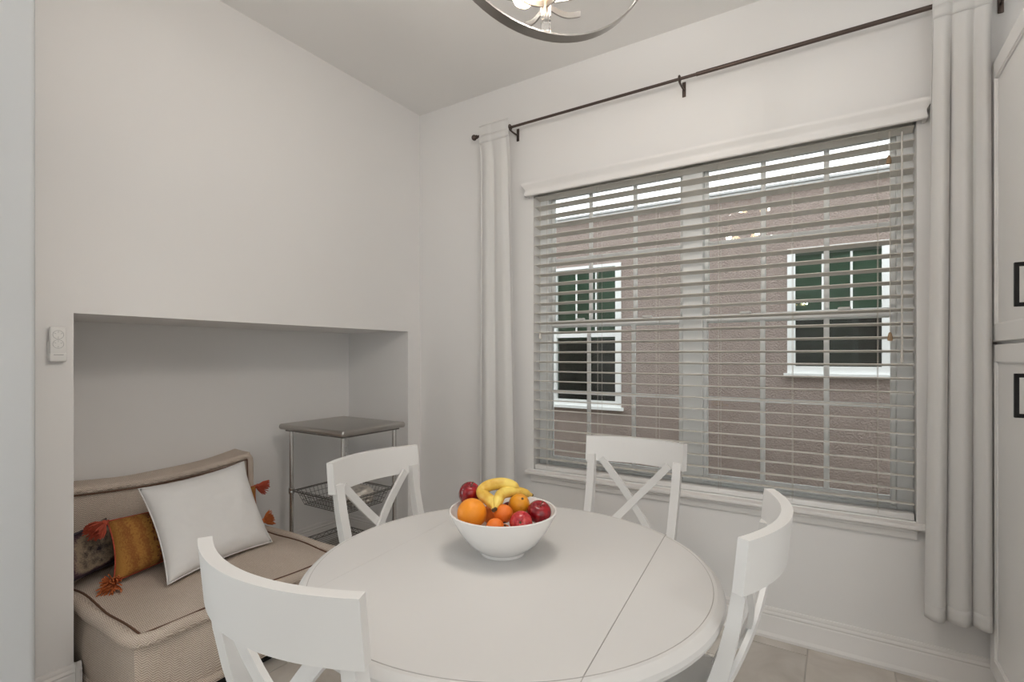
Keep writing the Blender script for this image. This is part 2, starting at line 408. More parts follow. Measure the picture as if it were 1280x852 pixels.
# floor: grout slab with single tiles laid on it, long side towards the window wall
fl = MB().box((-3.62, -6.42, -0.12), (6.6, 0.16, -0.004)).build('floor', 'grout', smooth=False)
struct(fl, 'beige grey stone-look tile floor in a staggered bond')
TW, TL, G = 0.305, 0.61, 0.0022
tb = MB().box((G, G, -0.012), (TW - G, TL - G, 0.0), 0.0012, 1)
t0 = tb.build('tile', 'stone_tile_0', fl, smooth=False)
tile_me = [t0.data]
for i in range(1, 4):
    me = t0.data.copy(); me.materials[0] = MATS['stone_tile_%d' % i]; tile_me.append(me)
first = True
random.seed(3)
for ci in range(-12, 4):
    x = 2.295 + ci * TW - TW
    off = -0.083 - 0.2033 * ((-ci) % 3)
    for cj in range(-7, 2):
        y = off + cj * TL
        if y > -0.01 or x < -0.9 : continue
        if x < NX - 0.2 and y > -1.9: continue
        if first: o = t0; first = False
        else:
            o = t0.copy(); COL.objects.link(o)
        o.data = tile_me[random.randrange(4)]
        o.location = (x, y, 0)
# the far floor of the open room: larger plain field
b = MB(); b.box((-3.5, -6.3, -0.004), (6.5, -4.9, 0)); b.box((-3.5, -4.9, -0.004), (-1.4, -1.99, 0)); b.box((3.25, -4.9, -0.004), (6.5, -0.02, 0))
ff = b.build('far_floor_field', 'stone_tile_1', fl, smooth=False)

# baseboards: moulded profile (u out from wall, z up)
BP = [(0, 0), (0.022, 0), (0.0225, 0.012), (0.016, 0.022), (0.0135, 0.026), (0.0135, 0.094), (0.0115, 0.099), (0.0095, 0.101), (0.0125, 0.108), (0.0105, 0.115), (0.0075, 0.118), (0.0085, 0.126), (0.004, 0.135), (0, 0.136)]
b = MB(); b.loft([[(x, -u, z) for (u, z) in BP] for x in (0.0, 2.93)])
struct(b.build('baseboard_window', 'trim_white'), 'moulded white baseboard under the window')
b = MB()
b.loft([[(u, y, z) for (u, z) in BP] for y in (-2.055, -1.852)])
b.loft([[(x, NY0 + u, z) for (u, z) in BP] for x in (0.022, NX)])
struct(b.build('baseboard_left', 'trim_white'), 'moulded white baseboard around the thin end pier')
b = MB()
b.loft([[(NX + u, y, z) for (u, z) in BP] for y in (NY0, NY1)])
b.loft([[(x, NY1 - u, z) for (u, z) in BP] for x in (NX, 0.022)])
b.loft([[(u, y, z) for (u, z) in BP] for y in (-0.138, 0.0)])
struct(b.build('baseboard_alcove', 'trim_white'), 'moulded white baseboard inside the alcove')

# ------------------------------------------------------------------ window
win = struct_empty('window_1', 'wide white double window with grilles', (0, 0, 0))
FY0, FY1 = 0.075, 0.135
def wbox(name, a, c, mt='vinyl_white', par=win, bev=0.003):
    return MB().box(a, c, bev, 1).build(name, mt, par, smooth=False)
wbox('window_frame', (WX0, FY0, WZ0), (WX0 + 0.062, FY1, WZ1)); wbox('window_frame', (WX1 - 0.058, FY0, WZ0), (WX1, FY1, WZ1))
wbox('window_frame', (WX0 + 0.062, FY0, WZ1 - 0.05), (WX1 - 0.058, FY1 - 0.001, WZ1)); wbox('window_frame', (WX0 + 0.062, FY0, WZ0), (WX1 - 0.058, FY1 - 0.001, WZ0 + 0.05))
wbox('mullion', (1.735, FY0 - 0.004, WZ0), (1.835, FY1 + 0.004, WZ1))
MR = 1.458
for (x0, x1, ms) in ((0.957, 1.735, (1.208, 1.471)), (1.835, 2.614, (2.104, 2.363))):
    for (z0, z1, dy, nm) in ((MR - 0.012, WZ1 - 0.05, 0.034, 'upper_sash'), (WZ0 + 0.05, MR + 0.028, 0.006, 'lower_sash')):
        y0 = FY0 + dy; y1 = y0 + 0.026
        sw = 0.020
        b = MB()
        b.box((x0, y0, z0), (x0 + sw, y1, z1), 0.003, 1); b.box((x1 - sw, y0, z0), (x1, y1, z1), 0.003, 1)
        b.box((x0 + sw, y0, z1 - 0.036), (x1 - sw, y1, z1), 0.003, 1); b.box((x0 + sw, y0, z0), (x1 - sw, y1, z0 + 0.036), 0.003, 1)
        sash = b.build(nm, 'vinyl_white', win, smooth=False)
        yc = (y0 + y1) / 2
        MB().box((x0 + sw, yc - 0.002, z0 + 0.03), (x1 - sw, yc + 0.002, z1 - 0.03)).build('pane', 'window_glass', sash, smooth=False)
        for mx in ms:
            MB().box((mx - 0.011, yc - 0.007, z0 + 0.03), (mx + 0.011, yc + 0.007, z1 - 0.03), 0.003, 1).build('muntin', 'vinyl_white', sash, smooth=False)
        zm = (z0 + z1) / 2
        MB().box((x0 + sw, yc - 0.0065, zm - 0.010), (x1 - sw, yc + 0.0065, zm + 0.010), 0.003, 1).build('muntin', 'vinyl_white', sash, smooth=False)
# sash locks on the meeting rail
for lx in (1.16, 1.55, 2.03, 2.43):
    MB().box((lx - 0.025, FY0 - 0.006, MR + 0.026), (lx + 0.025, FY0 + 0.02, MR + 0.038), 0.004, 1).build('sash_lock', 'plastic_white', win)
# stool and apron
ST = [(0.075, 0.588), (-0.034, 0.588), (-0.040, 0.592), (-0.042, 0.599), (-0.040, 0.606), (-0.034, 0.610), (0.075, 0.610)]
MB().loft([[(x, u, z) for (u, z) in ST] for x in (0.858, 2.70)]).build('window_sill', 'trim_white', win)
AP = [(0, 0.545), (-0.010, 0.545), (-0.013, 0.552), (-0.013, 0.570), (-0.018, 0.576), (-0.018, 0.588), (0, 0.588)]
MB().loft([[(x, u, z) for (u, z) in AP] for x in (0.885, 2.672)]).build('apron', 'trim_white', win)
MB().box((WX0, 0.0, WZ0), (WX1, 0.08, WZ0 + 0.014), 0.003, 1).build('sill_board', 'vinyl_white', win, smooth=False)

# ------------------------------------------------------------------ wooden blind
bl = thing('window_blind', 'white wide-slat blind with crown valance in the window', 'blind', (WX0, 0, WZ1))
BX0, BX1 = WX0 + 0.006, WX1 - 0.006
VP = [(0, 2.208), (0.052, 2.208), (0.056, 2.212), (0.054, 2.226), (0.051, 2.236), (0.053, 2.248), (0.060, 2.258), (0.066, 2.268), (0.070, 2.276), (0.070, 2.286), (0.0, 2.286)]
def rel(o, root): o.parent = root; o.location = -root.location; return o
b = MB()
# mitred crown: front run plus side returns
for (x0, x1) in ((0.868, 2.698),):
    front0 = [(x0 - (u - 0.052), -u, z) for (u, z) in VP]; front1 = [(x1 + (u - 0.052), -u, z) for (u, z) in VP]
    front0 = [(x0 - max(0, u - 0.052), -max(u, 0.040), z) for (u, z) in VP]; front1 = [(x1 + max(0, u - 0.052), -max(u, 0.040), z) for (u, z) in VP]
    b.loft([front0, front1])
    for xs, sg in ((x0, 1), (x1, -1)):
        prof = [(xs - sg * max(0, u - 0.052), z) for (u, z) in VP[1:-1]]
        inner = [(xs + sg * 0.012, 2.286), (xs + sg * 0.012, 2.208)]
        b.loft([[(px, yy, pz) for (px, pz) in prof + inner] for yy in (-0.045, 0.0)])
rel(b.build('valance', 'valance_white', None), bl)
rel(MB().box((BX0, 0.002, 2.232), (BX1, 0.062, 2.288), 0.003, 1).build('head_rail', 'slat_white', None, smooth=False), bl)
SLW, PITCH, TILT = 0.0635, 0.0566, 0.115
sp = []
n = 6
for i in range(n + 1):
    t = i / n - 0.5; sp.append((t * SLW, 0.0016 + 0.003 * (1 - (2 * t) ** 2)))
for i in range(n, -1, -1):
    t = i / n - 0.5; sp.append((t * SLW, -0.0016 + 0.003 * (1 - (2 * t) ** 2)))
slat = None
for k in range(29):
    z = 2.2055 - k * PITCH
    if z < 0.66: break
    if slat is None:
        bb = MB(); bb.loft([[(x, u, z2) for (u, z2) in sp] for x in (BX0 - WX0, BX1 - WX0)])
        slat = bb.build('slat', 'slat_white', bl); o = slat
    else:
        o = slat.copy(); COL.objects.link(o)
    o.rotation_euler = (-TILT, 0, 0)
    o.location = (0, 0.032, z - WZ1)
    zlast = z
b = MB(); b.box((BX0, 0.006, 0.615), (BX1, 0.058, 0.641), 0.004, 2); rel(b.build('bottom_rail', 'valance_white', None), bl)
for cx in (0.985, 1.30, 1.621, 1.922, 2.233, 2.547):
    b = MB()
    for yy in (0.0015, 0.0625): b.cyl((cx, yy, 0.63), (cx, yy, 2.24), 0.0009, 5)
    rel(b.build('ladder_cord', 'cord_tan', None), bl)
for (cx, z1, tz) in ((2.582, 2.2, 2.10), (2.586, 2.2, 1.375), (0.945, 2.2, 1.41)):
    c = rel(MB().cyl((cx, -0.006, tz), (cx, -0.006, z1), 0.0011, 5).build('lift_cord', 'cord_tan', None), bl)
    t = MB().lathe([(0, 0), (0.0085, 0.002), (0.0095, 0.012), (0.006, 0.03), (0.0035, 0.036), (0, 0.037)], 12, (cx, -0.006, tz - 0.034)).build('tassel', 'tassel_wood' if cx > 1 else 'slat_white', c)
w = MB(); w.cyl((2.625, -0.006, 1.30), (2.625, -0.006, 2.19), 0.0035, 8); w.lathe([(0, 0), (0.005, 0.004), (0.006, 0.03), (0.0035, 0.05), (0, 0.051)], 10, (2.625, -0.006, 1.25))
rel(w.build('tilt_wand', 'slat_white', None), bl)

# ------------------------------------------------------------------ curtain rod and curtains
rod = thing('curtain_rod', 'thin dark bronze telescoping curtain rod above the window', 'curtain rod', (1.75, -0.09, 2.616))
def relr(o): return rel(o, rod)
b = MB(); b.cyl((0.55, -0.09, 2.616), (1.86, -0.09, 2.616), 0.0075, 14); relr(b.build('rod_tube', 'bronze'))
b = MB(); b.cyl((1.84, -0.09, 2.616), (2.93, -0.09, 2.616), 0.0095, 14); relr(b.build('rod_tube', 'bronze'))
for sx, x in ((-1, 0.55), (1, 2.93)):
    m = Matrix.Translation((x, -0.09, 2.616)) @ Matrix.Rotation(sx * PI / 2, 4, 'Y')
    b = MB(); b.lathe([(0.0075, -0.004), (0.012, 0), (0.012, 0.004), (0.008, 0.007), (0.013, 0.011), (0.0175, 0.018), (0.0175, 0.026), (0.013, 0.033), (0.005, 0.037), (0, 0.037)], 16, mtx=m)
    relr(b.build('finial', 'bronze'))
for x in (0.79, 1.762, 2.95 - 0.03):
    b = MB()
    b.box((x - 0.009, -0.006, 2.565), (x + 0.009, -0.0005, 2.64), 0.004, 2)
    b.tube([(x, -0.004, 2.60), (x, -0.05, 2.598), (x, -0.085, 2.600), (x, -0.094, 2.603)], 0.0052, 8)
    b.tube([(x, -0.09 + 0.0145 * math.cos(a), 2.616 + 0.0145 * math.sin(a)) for a in [2 * PI * i / 16 for i in range(16)]], 0.0042, 8, loop=True)
    relr(b.build('bracket', 'bronze'))

def curtain(name, label, xt0, xt1, xb0, xb1, zbot, folds, amp, phase, seed):
    rnd = random.Random(seed)
    root = thing(name, label, 'curtain', ((xb0 + xb1) / 2, -0.09, zbot))
    ph = [rnd.uniform(-0.5, 0.5) for _ in range(6)]
    ZT = 2.668
    def fold(u, v):
        # v 0 bottom .. 1 top
        s = u * folds * 2 * PI + phase + 0.5 * math.sin(2.2 * u * PI + ph[0]) + 0.35 * (1 - v) * math.sin(5 * u + ph[1])
        a = amp * (0.42 + 0.58 * (1 - v) ** 0.7) * (0.8 + 0.25 * math.sin(7 * u + ph[2]))
        y = a * (math.sin(s) + 0.18 * math.sin(2 * s + ph[3]))
        dx = 0.5 * a * math.cos(s)
        return y, dx
    def pt(u, v):
        e = v ** 1.0
        x0 = xb0 + (xt0 - xb0) * e; x1 = xb0 * 0 + xb1 + (xt1 - xb1) * e
        y, dx = fold(u, v)
        pk = min(1.0, max(0.0, (v - 0.915) / 0.045)); pk = pk * pk * (3 - 2 * pk)
        y = y * (1 - pk) + pk * (-0.0135 + 0.28 * y)
        gather = 1.0
        x = x0 + (x1 - x0) * u + dx
        x = min(max(x, min(xb0, xt0) - 0.004), max(xb1, xt1) + 0.004)
        return (x - root.location.x, y * gather + 0.0, (zbot + (ZT - zbot) * v) - zbot)
    nu, nv = 110, 44
    vs = [0, 0.012, 0.024, 0.04] + [0.04 + 0.92 * i / 34 for i in range(1, 35)] + [0.967, 0.975, 0.982, 0.989, 0.995, 1.0]
    b = MB(); b.grid(lambda i, j: pt(i, vs[round(j * (len(vs) - 1))]), nu, len(vs) - 1)
    o = b.build('curtain_cloth', 'curtain_linen', root, angle=180)
    md = o.modifiers.new('cloth', 'SOLIDIFY'); md.thickness = 0.0018; md.offset = 0
    # stitched hem band and rod pocket band, slightly proud of the cloth
    for nm, va, vb in (('hem', 0.0, 0.024), ('header', 0.955, 0.975)):
        def pb(u, v):
            p = pt(0.004 + u * 0.992, va + (vb - va) * v); return (p[0], p[1] - 0.0018, p[2])
        h = MB(); h.grid(pb, nu, 3); o2 = h.build(nm, 'curtain_linen', root, angle=180)
        md = o2.modifiers.new('cloth', 'SOLIDIFY'); md.thickness = 0.0012; md.offset = 0
    return root
curtain('curtain', 'white linen curtain panel hanging on the alcove side of the window', 0.572, 0.79, 0.560, 0.850, 0.285, 2.5, 0.020, 0.6, 4)
curtain('curtain', 'white linen curtain panel hanging beside the tall pantry cabinet', 2.705, 2.872, 2.680, 2.874, 0.278, 3.0, 0.030, 0.31, 9)

# ------------------------------------------------------------------ pantry cabinet
CX = 2.905
pc = thing('pantry_cabinet', 'tall white pantry cabinet with recessed-panel doors and black pulls', 'cabinet', (3.2, -0.55, 0))
def relp(o): return rel(o, pc)
b = MB(); b.box((CX + 0.002, -1.07, 0.105), (3.5, -0.012, 2.40), 0.002, 1); relp(b.build('body', 'door_white', smooth=False))
b = MB(); b.box((CX + 0.06, -1.07, 0.0), (3.48, -0.026, 0.105)); relp(b.build('toe_kick', 'door_white', smooth=False))
def shaker(y0, y1, z0, z1, hz, hy):
    sw = 0.062; b = MB()
    xo, xi = CX - 0.020, CX
    def rng(a0, a1, c0, c1): b.box((xo, a0, c0), (xi, a1, c1), 0.0015, 1)
    rng(y0, y0 + sw, z0, z1); rng(y1 - sw, y1, z0, z1); rng(y0 + sw, y1 - sw, z0, z0 + sw); rng(y0 + sw, y1 - sw, z1 - sw, z1)
    d = b.build('door', 'door_white', None, smooth=False); relp(d)
    p = MB(); p.box((xo + 0.011, y0 + sw - 0.004, z0 + sw - 0.004), (xi - 0.001, y1 - sw + 0.004, z1 - sw + 0.004)); p.build('door_panel', 'door_white', d, smooth=False)
    # small bevel bead round the panel
    bd = MB()
    a0, a1, c0, c1 = y0 + sw, y1 - sw, z0 + sw, z1 - sw
    for (p0, p1) in (((a0, c0), (a1, c0)), ((a1, c0), (a1, c1)), ((a1, c1), (a0, c1)), ((a0, c1), (a0, c0))):
        bd.box((xo + 0.004, min(p0[0], p1[0]) - 0.004, min(p0[1], p1[1]) - 0.004), (xo + 0.012, max(p0[0], p1[0]) + 0.004, max(p0[1], p1[1]) + 0.004), 0.002, 1)
    bd.build('panel_bead', 'door_white', d, smooth=False)
    h = MB()
    h.box((xo - 0.036, hy - 0.006, hz - 0.066), (xo - 0.025, hy + 0.006, hz + 0.066), 0.0012, 1)
    for s in (-1, 1): h.box((xo - 0.030, hy - 0.006, hz + s * 0.060 - 0.006), (xo + 0.001, hy + 0.006, hz + s * 0.060 + 0.006), 0.0012, 1)
    h.build('pull_handle', 'black_metal', d, smooth=False)
shaker(-0.535, -0.030, 0.112, 1.322, 1.163, -0.503); shaker(-0.535, -0.030, 1.334, 2.352, 1.495, -0.503)
shaker(-1.045, -0.540, 0.112, 1.322, 1.163, -1.005); shaker(-1.045, -0.540, 1.334, 2.352, 1.495, -1.005)

# ------------------------------------------------------------------ remote in wall cradle
rm = thing('fan_remote', 'small white fan remote in its wall cradle beside the alcove', 'remote', (0.0, -1.925, 1.262))
b = MB(); b.box((0.0005, -0.0255, 0.0), (0.010, 0.0255, 0.075), 0.004, 2); b.box((0.010, -0.0255, -0.002), (0.027, 0.0255, 0.030), 0.006, 3); b.build('cradle', 'plastic_white', rm)
b = MB(); b.box((0.010, -0.0235, 0.010), (0.0235, 0.0235, 0.125), 0.005, 3); body = b.build('remote_body', 'plastic_white', rm)
for zc in (0.096, 0.062):
    b = MB(); b.tube([(0.0237, 0.0155 * math.cos(2 * PI * i / 24), zc + 0.0155 * math.sin(2 * PI * i / 24)) for i in range(24)], 0.0006, 5, loop=True)
    for a in (0.4, 1.57, 2.7, 4.71):
        b.cyl((0.0237, 0.007 * math.cos(a), zc + 0.007 * math.sin(a)), (0.0237, 0.013 * math.cos(a), zc + 0.013 * math.sin(a)), 0.0006, 5)
    b.build('button_ring', 'plastic_grey', body)
MB().box((0.0268, -0.014, 0.022), (0.0274, 0.014, 0.0245)).build('text_strip', 'plastic_grey', rm, smooth=False)

# ------------------------------------------------------------------ dining table
TC = (1.686, -1.485); TR = 0.512; TZ = 0.75; TA = math.radians(5.7)
tb = thing('dining_table', 'round white drop-leaf dining table with pedestal base', 'table', (TC[0], TC[1], 0), TA)
# profile of the bullnose lip (r, z)
LIP = [(TR - 0.020, TZ - 0.001), (TR - 0.012, TZ - 0.0015), (TR - 0.004, TZ - 0.006), (TR + 0.003, TZ - 0.013), (TR + 0.006, TZ - 0.022), (TR + 0.003, TZ - 0.031), (TR - 0.006, TZ - 0.037), (TR - 0.022, TZ - 0.040)]
SEAM = 0.325; SG = 0.0011
def leaf(x_lo, x_hi, name):
    """part of the disc between x_lo and x_hi with the lip on the curved side"""
    RI = TR - 0.0215
    prof = [(RI, TZ)] + [(RI + 0.0012, TZ - 0.0012)] + LIP + [(TR - 0.05, TZ - 0.040)]
    # outline angles
    def arc(r):
        pts = []
        a_lo = []
        N = 96
        for k in range(N):
            a = 2 * PI * k / N
            pts.append((r * math.cos(a), r * math.sin(a)))
        return pts
    t = MB()
    N = 128
    rings = []
    for (r, z) in prof: rings.append([(r * math.cos(2 * PI * k / N), r * math.sin(2 * PI * k / N), z) for k in range(N)])
    t.loft(rings)
    g = list(t.bm.verts) + list(t.bm.edges) + list(t.bm.faces)
    for co, no in (((x_lo, 0, 0), (-1, 0, 0)), ((x_hi, 0, 0), (1, 0, 0))):
        if abs(co[0]) > TR: continue
        g = list(t.bm.verts) + list(t.bm.edges) + list(t.bm.faces)
        r = bmesh.ops.bisect_plane(t.bm, geom=g, plane_co=co, plane_no=no, clear_outer=True)
        ed = [e for e in r['geom_cut'] if isinstance(e, bmesh.types.BMEdge)]
        bmesh.ops.edgeloop_fill(t.bm, edges=ed)
    return t.build(name, 'table_white', tb, angle=24)
leaf(-SEAM + 0.0002, SEAM - SG, 'tabletop'); leaf(SEAM + SG, 9, 'drop_leaf'); leaf(-9, -SEAM - 0.0002, 'drop_leaf')
# grey groove line where the lip meets the field
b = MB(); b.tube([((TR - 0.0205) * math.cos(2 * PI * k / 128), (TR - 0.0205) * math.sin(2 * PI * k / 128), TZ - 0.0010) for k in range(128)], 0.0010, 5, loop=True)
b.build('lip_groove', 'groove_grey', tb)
for s in (1,):
    ly = math.sqrt((TR - 0.006) ** 2 - SEAM ** 2)
    MB().box((s * SEAM - SG, -ly, TZ - 0.03), (s * SEAM + SG, ly, TZ - 0.0016)).build('leaf_joint', 'groove_grey', tb, smooth=False)
b = MB(); b.box((-0.24, -0.30, TZ - 0.085), (0.24, 0.30, TZ - 0.040), 0.003, 1); b.build('apron', 'table_white', tb, smooth=False)
b = MB(); b.lathe([(0.10, 0.665), (0.10, 0.65), (0.06, 0.63), (0.05, 0.60), (0.056, 0.50), (0.064, 0.36), (0.07, 0.26), (0.06, 0.22), (0.066, 0.18), (0.07, 0.12), (0.06, 0.085), (0, 0.085)], 28); b.build('pedestal', 'table_white', tb)
for k in range(4):
    a = PI / 4 + k * PI / 2 - TA
    pts = [(0.03, 0.15), (0.10, 0.13), (0.18, 0.085), (0.26, 0.045), (0.33, 0.03)]
    rings = []
    for (r, z) in pts:
        h = 0.045 - 0.02 * (r / 0.33); w = 0.026
        c, s = math.cos(a), math.sin(a); low = 0.0 if r > 0.29 else max(0.0, z - h)
        rings.append([(c * r - s * w, s * r + c * w, low), (c * r + s * w, s * r - c * w, low), (c * r + s * w, s * r - c * w, z + 0.02), (c * r - s * w, s * r + c * w, z + 0.02)])
    MB().loft(rings).build('foot', 'table_white', tb, angle=20)

# ------------------------------------------------------------------ cross-back chairs (local +y faces the table; rail ends at y = 0)
RW, RH, RZ = 0.445, 0.108, 0.93
def make_chair():
    ch = thing('dining_chair', 'x', 'chair', (0, 0, 0), 0, 'white cross-back dining chairs')
    # curved top rail, ends near y=0, middle bowed to the back
    rings = []
    th, sag = 0.024, 0.058
    for i in range(25):
        t = i / 24 * 2 - 1
        x = t * RW / 2; y = -sag * (1 - t * t)
        sl = 2 * sag * t / (RW / 2); nrm = Vector((-sl, 1, 0)).normalized()
        q = []
        for (d, z) in ((0, RZ - RH), (th, RZ - RH), (th, RZ), (0, RZ)):
            lean = -0.10 * (z - RZ)
            # front face offset +d along the normal
            q.append((x + nrm.x * d, y + nrm.y * d - 0.0 + lean - (th if False else 0.0), z))
        rings.append(q)
    b = MB(); b.loft(rings); bmesh.ops.bevel(b.bm, geom=[e for e in b.bm.edges if e.calc_face_angle(0) > 0.9], offset=0.0022, segments=2, affect='EDGES')
    b.build('top_rail', 'chair_white', ch, angle=28)
    def post_y(z):     # centre line of the rear post
        if z >= 0.45: return 0.012 + 0.115 * ((RZ - z) / (RZ - 0.45)) ** 1.8
        return 0.127 - 0.10 * ((0.45 - z) / 0.45) ** 1.3
    for s in (-1, 1):
        rings = []
        for z in (0.0, 0.1, 0.2, 0.3, 0.4, 0.46, 0.52, 0.6, 0.68, 0.76, RZ - RH + 0.03):
            xx = s * (0.187 - 0.022 * (1 - z / 0.85)); yy = post_y(z)
            w = 0.0165 if z > 0.2 else 0.0145; d = 0.0115 + 0.009 * max(0, 1 - abs(z - 0.46) / 0.40)
            rings.append([(xx - w, yy - d, z), (xx + w, yy - d, z), (xx + w, yy + d, z), (xx - w, yy + d, z)])
        MB().loft(rings).build('rear_post', 'chair_white', ch, angle=20)
    # crossed back slats
    for s in (-1, 1):
        rings = []
        for i in range(13):
            t = i / 12
            x = s * (-0.150 + 0.293 * t); z = RZ - RH + 0.012 - (RZ - RH + 0.012 - 0.505) * t
            y = post_y(z) - 0.020 * math.sin(PI * t) + s * 0.0055 - 0.02 * (1 - t) * 0.6
            ang = math.atan2(0.325, 0.293); w = 0.0145; d = 0.0058
            dx, dz = math.sin(ang) * w, math.cos(ang) * w * s
            rings.append([(x - dx, y - d, z - dz), (x - dx, y + d, z - dz), (x + dx, y + d, z + dz), (x + dx, y - d, z + dz)])
        MB().loft(rings).build('cross_slat', 'chair_white', ch, angle=20)
    b = MB(); b.box((-0.165, 0.100, 0.475), (0.165, 0.122, 0.515), 0.003, 1); b.build('lower_rail', 'chair_white', ch, smooth=False)
    # seat
    b = MB(); sx = [(-0.185, 0.105), (0.185, 0.105), (0.215, 0.20), (0.222, 0.36), (0.20, 0.475), (0.12, 0.495), (-0.12, 0.495), (-0.20, 0.475), (-0.222, 0.36), (-0.215, 0.20)]
    b.prism(sx, 0.435, 0.460, 2)
    bmesh.ops.bevel(b.bm, geom=list(b.bm.edges), offset=0.006, segments=2, affect='EDGES'); b.build('seat', 'chair_white', ch)
    for s in (-1, 1):
        b = MB(); b.loft([[(s * 0.182 + u * w, 0.445 + v * w, z) for (u, v) in ((-1, -1), (1, -1), (1, 1), (-1, 1))] for (z, w) in ((0.0, 0.012), (0.2, 0.0145), (0.437, 0.019))])
        b.build('front_leg', 'chair_white', ch, smooth=False)
        b = MB(); b.box((s * 0.172 - 0.009, 0.12, 0.385), (s * 0.172 + 0.009, 0.445, 0.436), 0.002, 1); b.build('seat_apron', 'chair_white', ch, smooth=False)
        b = MB(); b.hexa([(s * 0.176 - 0.008, 0.085, 0.19), (s * 0.176 + 0.008, 0.085, 0.19), (s * 0.176 + 0.008, 0.445, 0.19), (s * 0.176 - 0.008, 0.445, 0.19), (s * 0.176 - 0.008, 0.085, 0.215), (s * 0.176 + 0.008, 0.085, 0.215), (s * 0.176 + 0.008, 0.445, 0.215), (s * 0.176 - 0.008, 0.445, 0.215)])
        b.build('stretcher', 'chair_white', ch, smooth=False)
    b = MB(); b.box((-0.17, 0.440, 0.385), (0.17, 0.458, 0.436), 0.002, 1); b.build('seat_apron', 'chair_white', ch, smooth=False)
    b = MB(); b.box((-0.17, 0.27, 0.193), (0.17, 0.29, 0.213), 0.002, 1); b.build('stretcher', 'chair_white', ch, smooth=False)
    return ch
CH = [((1.605, -2.104), 0.0, 1.008, 'white cross-back dining chair tucked in on the side facing the window'),
      ((0.933, -1.254), -PI / 2, 0.984, 'white cross-back dining chair between the table and the steel cart'),
      ((1.672, -0.484), PI, 0.995, 'white cross-back dining chair with its back to the window'),
      ((2.262, -1.325), PI / 2, 1.004, 'white cross-back dining chair on the pantry cabinet side of the table')]
proto = make_chair()
for i, ((x, y), rz, s, lab) in enumerate(CH):
    o = proto if i == 0 else copy_tree(proto)
    o.location = (x, y, 0); o.rotation_euler = (0, 0, rz); o.scale = (s, s, s); o['label'] = lab

# ------------------------------------------------------------------ fruit bowl
BC = (1.638, -1.446)
BR, BZ = 0.146, 0.866
prof = [(0, 0.006), (0.05, 0.006), (0.052, 0.0), (0.060, 0.0), (0.061, 0.008), (0.075, 0.016), (0.098, 0.036), (0.120, 0.066), (0.136, 0.094), (BR, 0.1145), (BR - 0.001, 0.1165), (BR - 0.005, 0.1160), (0.131, 0.095), (0.114, 0.068), (0.092, 0.042), (0.066, 0.022), (0.03, 0.014), (0, 0.013)]
bw = MB().lathe(prof, 56).build('fruit_bowl', 'ceramic_white', None, angle=40, loc=(BC[0], BC[1], TZ + 0.0005))
tag(bw, 'white ceramic bowl full of fruit on the table', 'bowl')
def rotm(ax, ay, az): return Matrix.Rotation(az, 4, 'Z') @ Matrix.Rotation(ay, 4, 'Y') @ Matrix.Rotation(ax, 4, 'X')
def orange(p, r, label, m='orange_peel', rot=(0, 0, 0), sq=0.97, grp=None, cat='orange', name='orange'):
    root = thing(name, label, cat, p); root.rotation_euler = rot
    pr = [(0, -r * sq)] + [(r * math.cos(a), r * sq * math.sin(a)) for a in [(-PI / 2) + PI * k / 18 for k in range(1, 18)]] + [(0, r * sq * 0.965)]
    MB().lathe(pr, 28).build('peel', m, root, angle=80)
    MB().lathe([(0, 0), (0.004, 0.0005), (0.0035, 0.002), (0, 0.0025)], 8, (0, 0, r * sq * 0.965 - 0.0005)).build('stem_button', 'fruit_stem', root)
def apple(p, r, label, m, rot, tall=1.0):
    root = thing('apple', label, 'apple', p); root.rotation_euler = rot
    b = MB(); pr = []
    K = 22
    for k in range(K + 1):
        a = -PI / 2 + PI * k / K
        rr = r * math.cos(a) * (1 + 0.10 * math.sin(a)); z = r * 0.93 * tall * math.sin(a)
        d = abs(a) / (PI / 2)
        z -= math.copysign(1, a) * r * (0.30 if a > 0 else 0.20) * max(0, (d - 0.62) / 0.38) ** 2
        pr.append((max(0, rr) if 0 < k < K else 0, z))
    t = bmesh.new(); b.lathe(pr, 30)
    for v in b.bm.verts:
        if v.co.z < -r * 0.4:
            an = math.atan2(v.co.y, v.co.x); f = (-v.co.z / r - 0.4) * 0.10
            v.co.z += -r * f * math.cos(5 * an) * 0.6 * min(1, math.hypot(v.co.x, v.co.y) / (0.4 * r))
    b.build('skin', m, root, angle=80)
    zt = pr[-1][1]
    MB().tube([(0, 0, zt - 0.002), (0.001, 0, zt + 0.008), (0.004, 0.001, zt + 0.017)], [0.0013, 0.0011, 0.0017], 6).build('stem', 'fruit_stem', root)
    MB().lathe([(0, 0), (0.0035, 0.0004), (0.005, -0.0012), (0.003, -0.0022), (0, -0.0016)], 10, (0, 0, pr[0][1])).build('calyx', 'fruit_stem', root)
# layer of fruit lying at the bottom of the bowl carries the visible ones
orange((1.592, -1.524, 0.868), 0.039, 'large smooth orange at the rim below the high dark apple', 'orange_peel', (2.2, -0.4, 0))
apple((1.528, -1.450, 0.892), 0.031, 'dark red apple standing highest, beside the bananas', 'apple_dark', (0.2, 0.35, 0), 1.2)
orange((1.664, -1.484, 0.868), 0.026, 'deep orange clementine between the bananas and the bright apple', 'orange_deep', (2.4, 0.2, 1), 0.9)
orange((1.670, -1.532, 0.846), 0.025, 'low clementine half sunk behind the bowl rim', 'orange_deep', (2.2, 0.5, 2), 0.9)
orange((1.675, -1.423, 0.878), 0.029, 'yellow orange mango lying against the bananas', 'mango_yellow', (0.6, 0.5, 0.4), 1.08, cat='mango', name='mango')
apple((1.736, -1.420, 0.867), 0.032, 'dark red apple at the rim beside the mango', 'apple_dark', (0.35, 0.25, 0.3), 1.0)
AR_ = Vector((-0.55, 1.05, -0.40)).to_track_quat('Z', 'Y').to_euler()
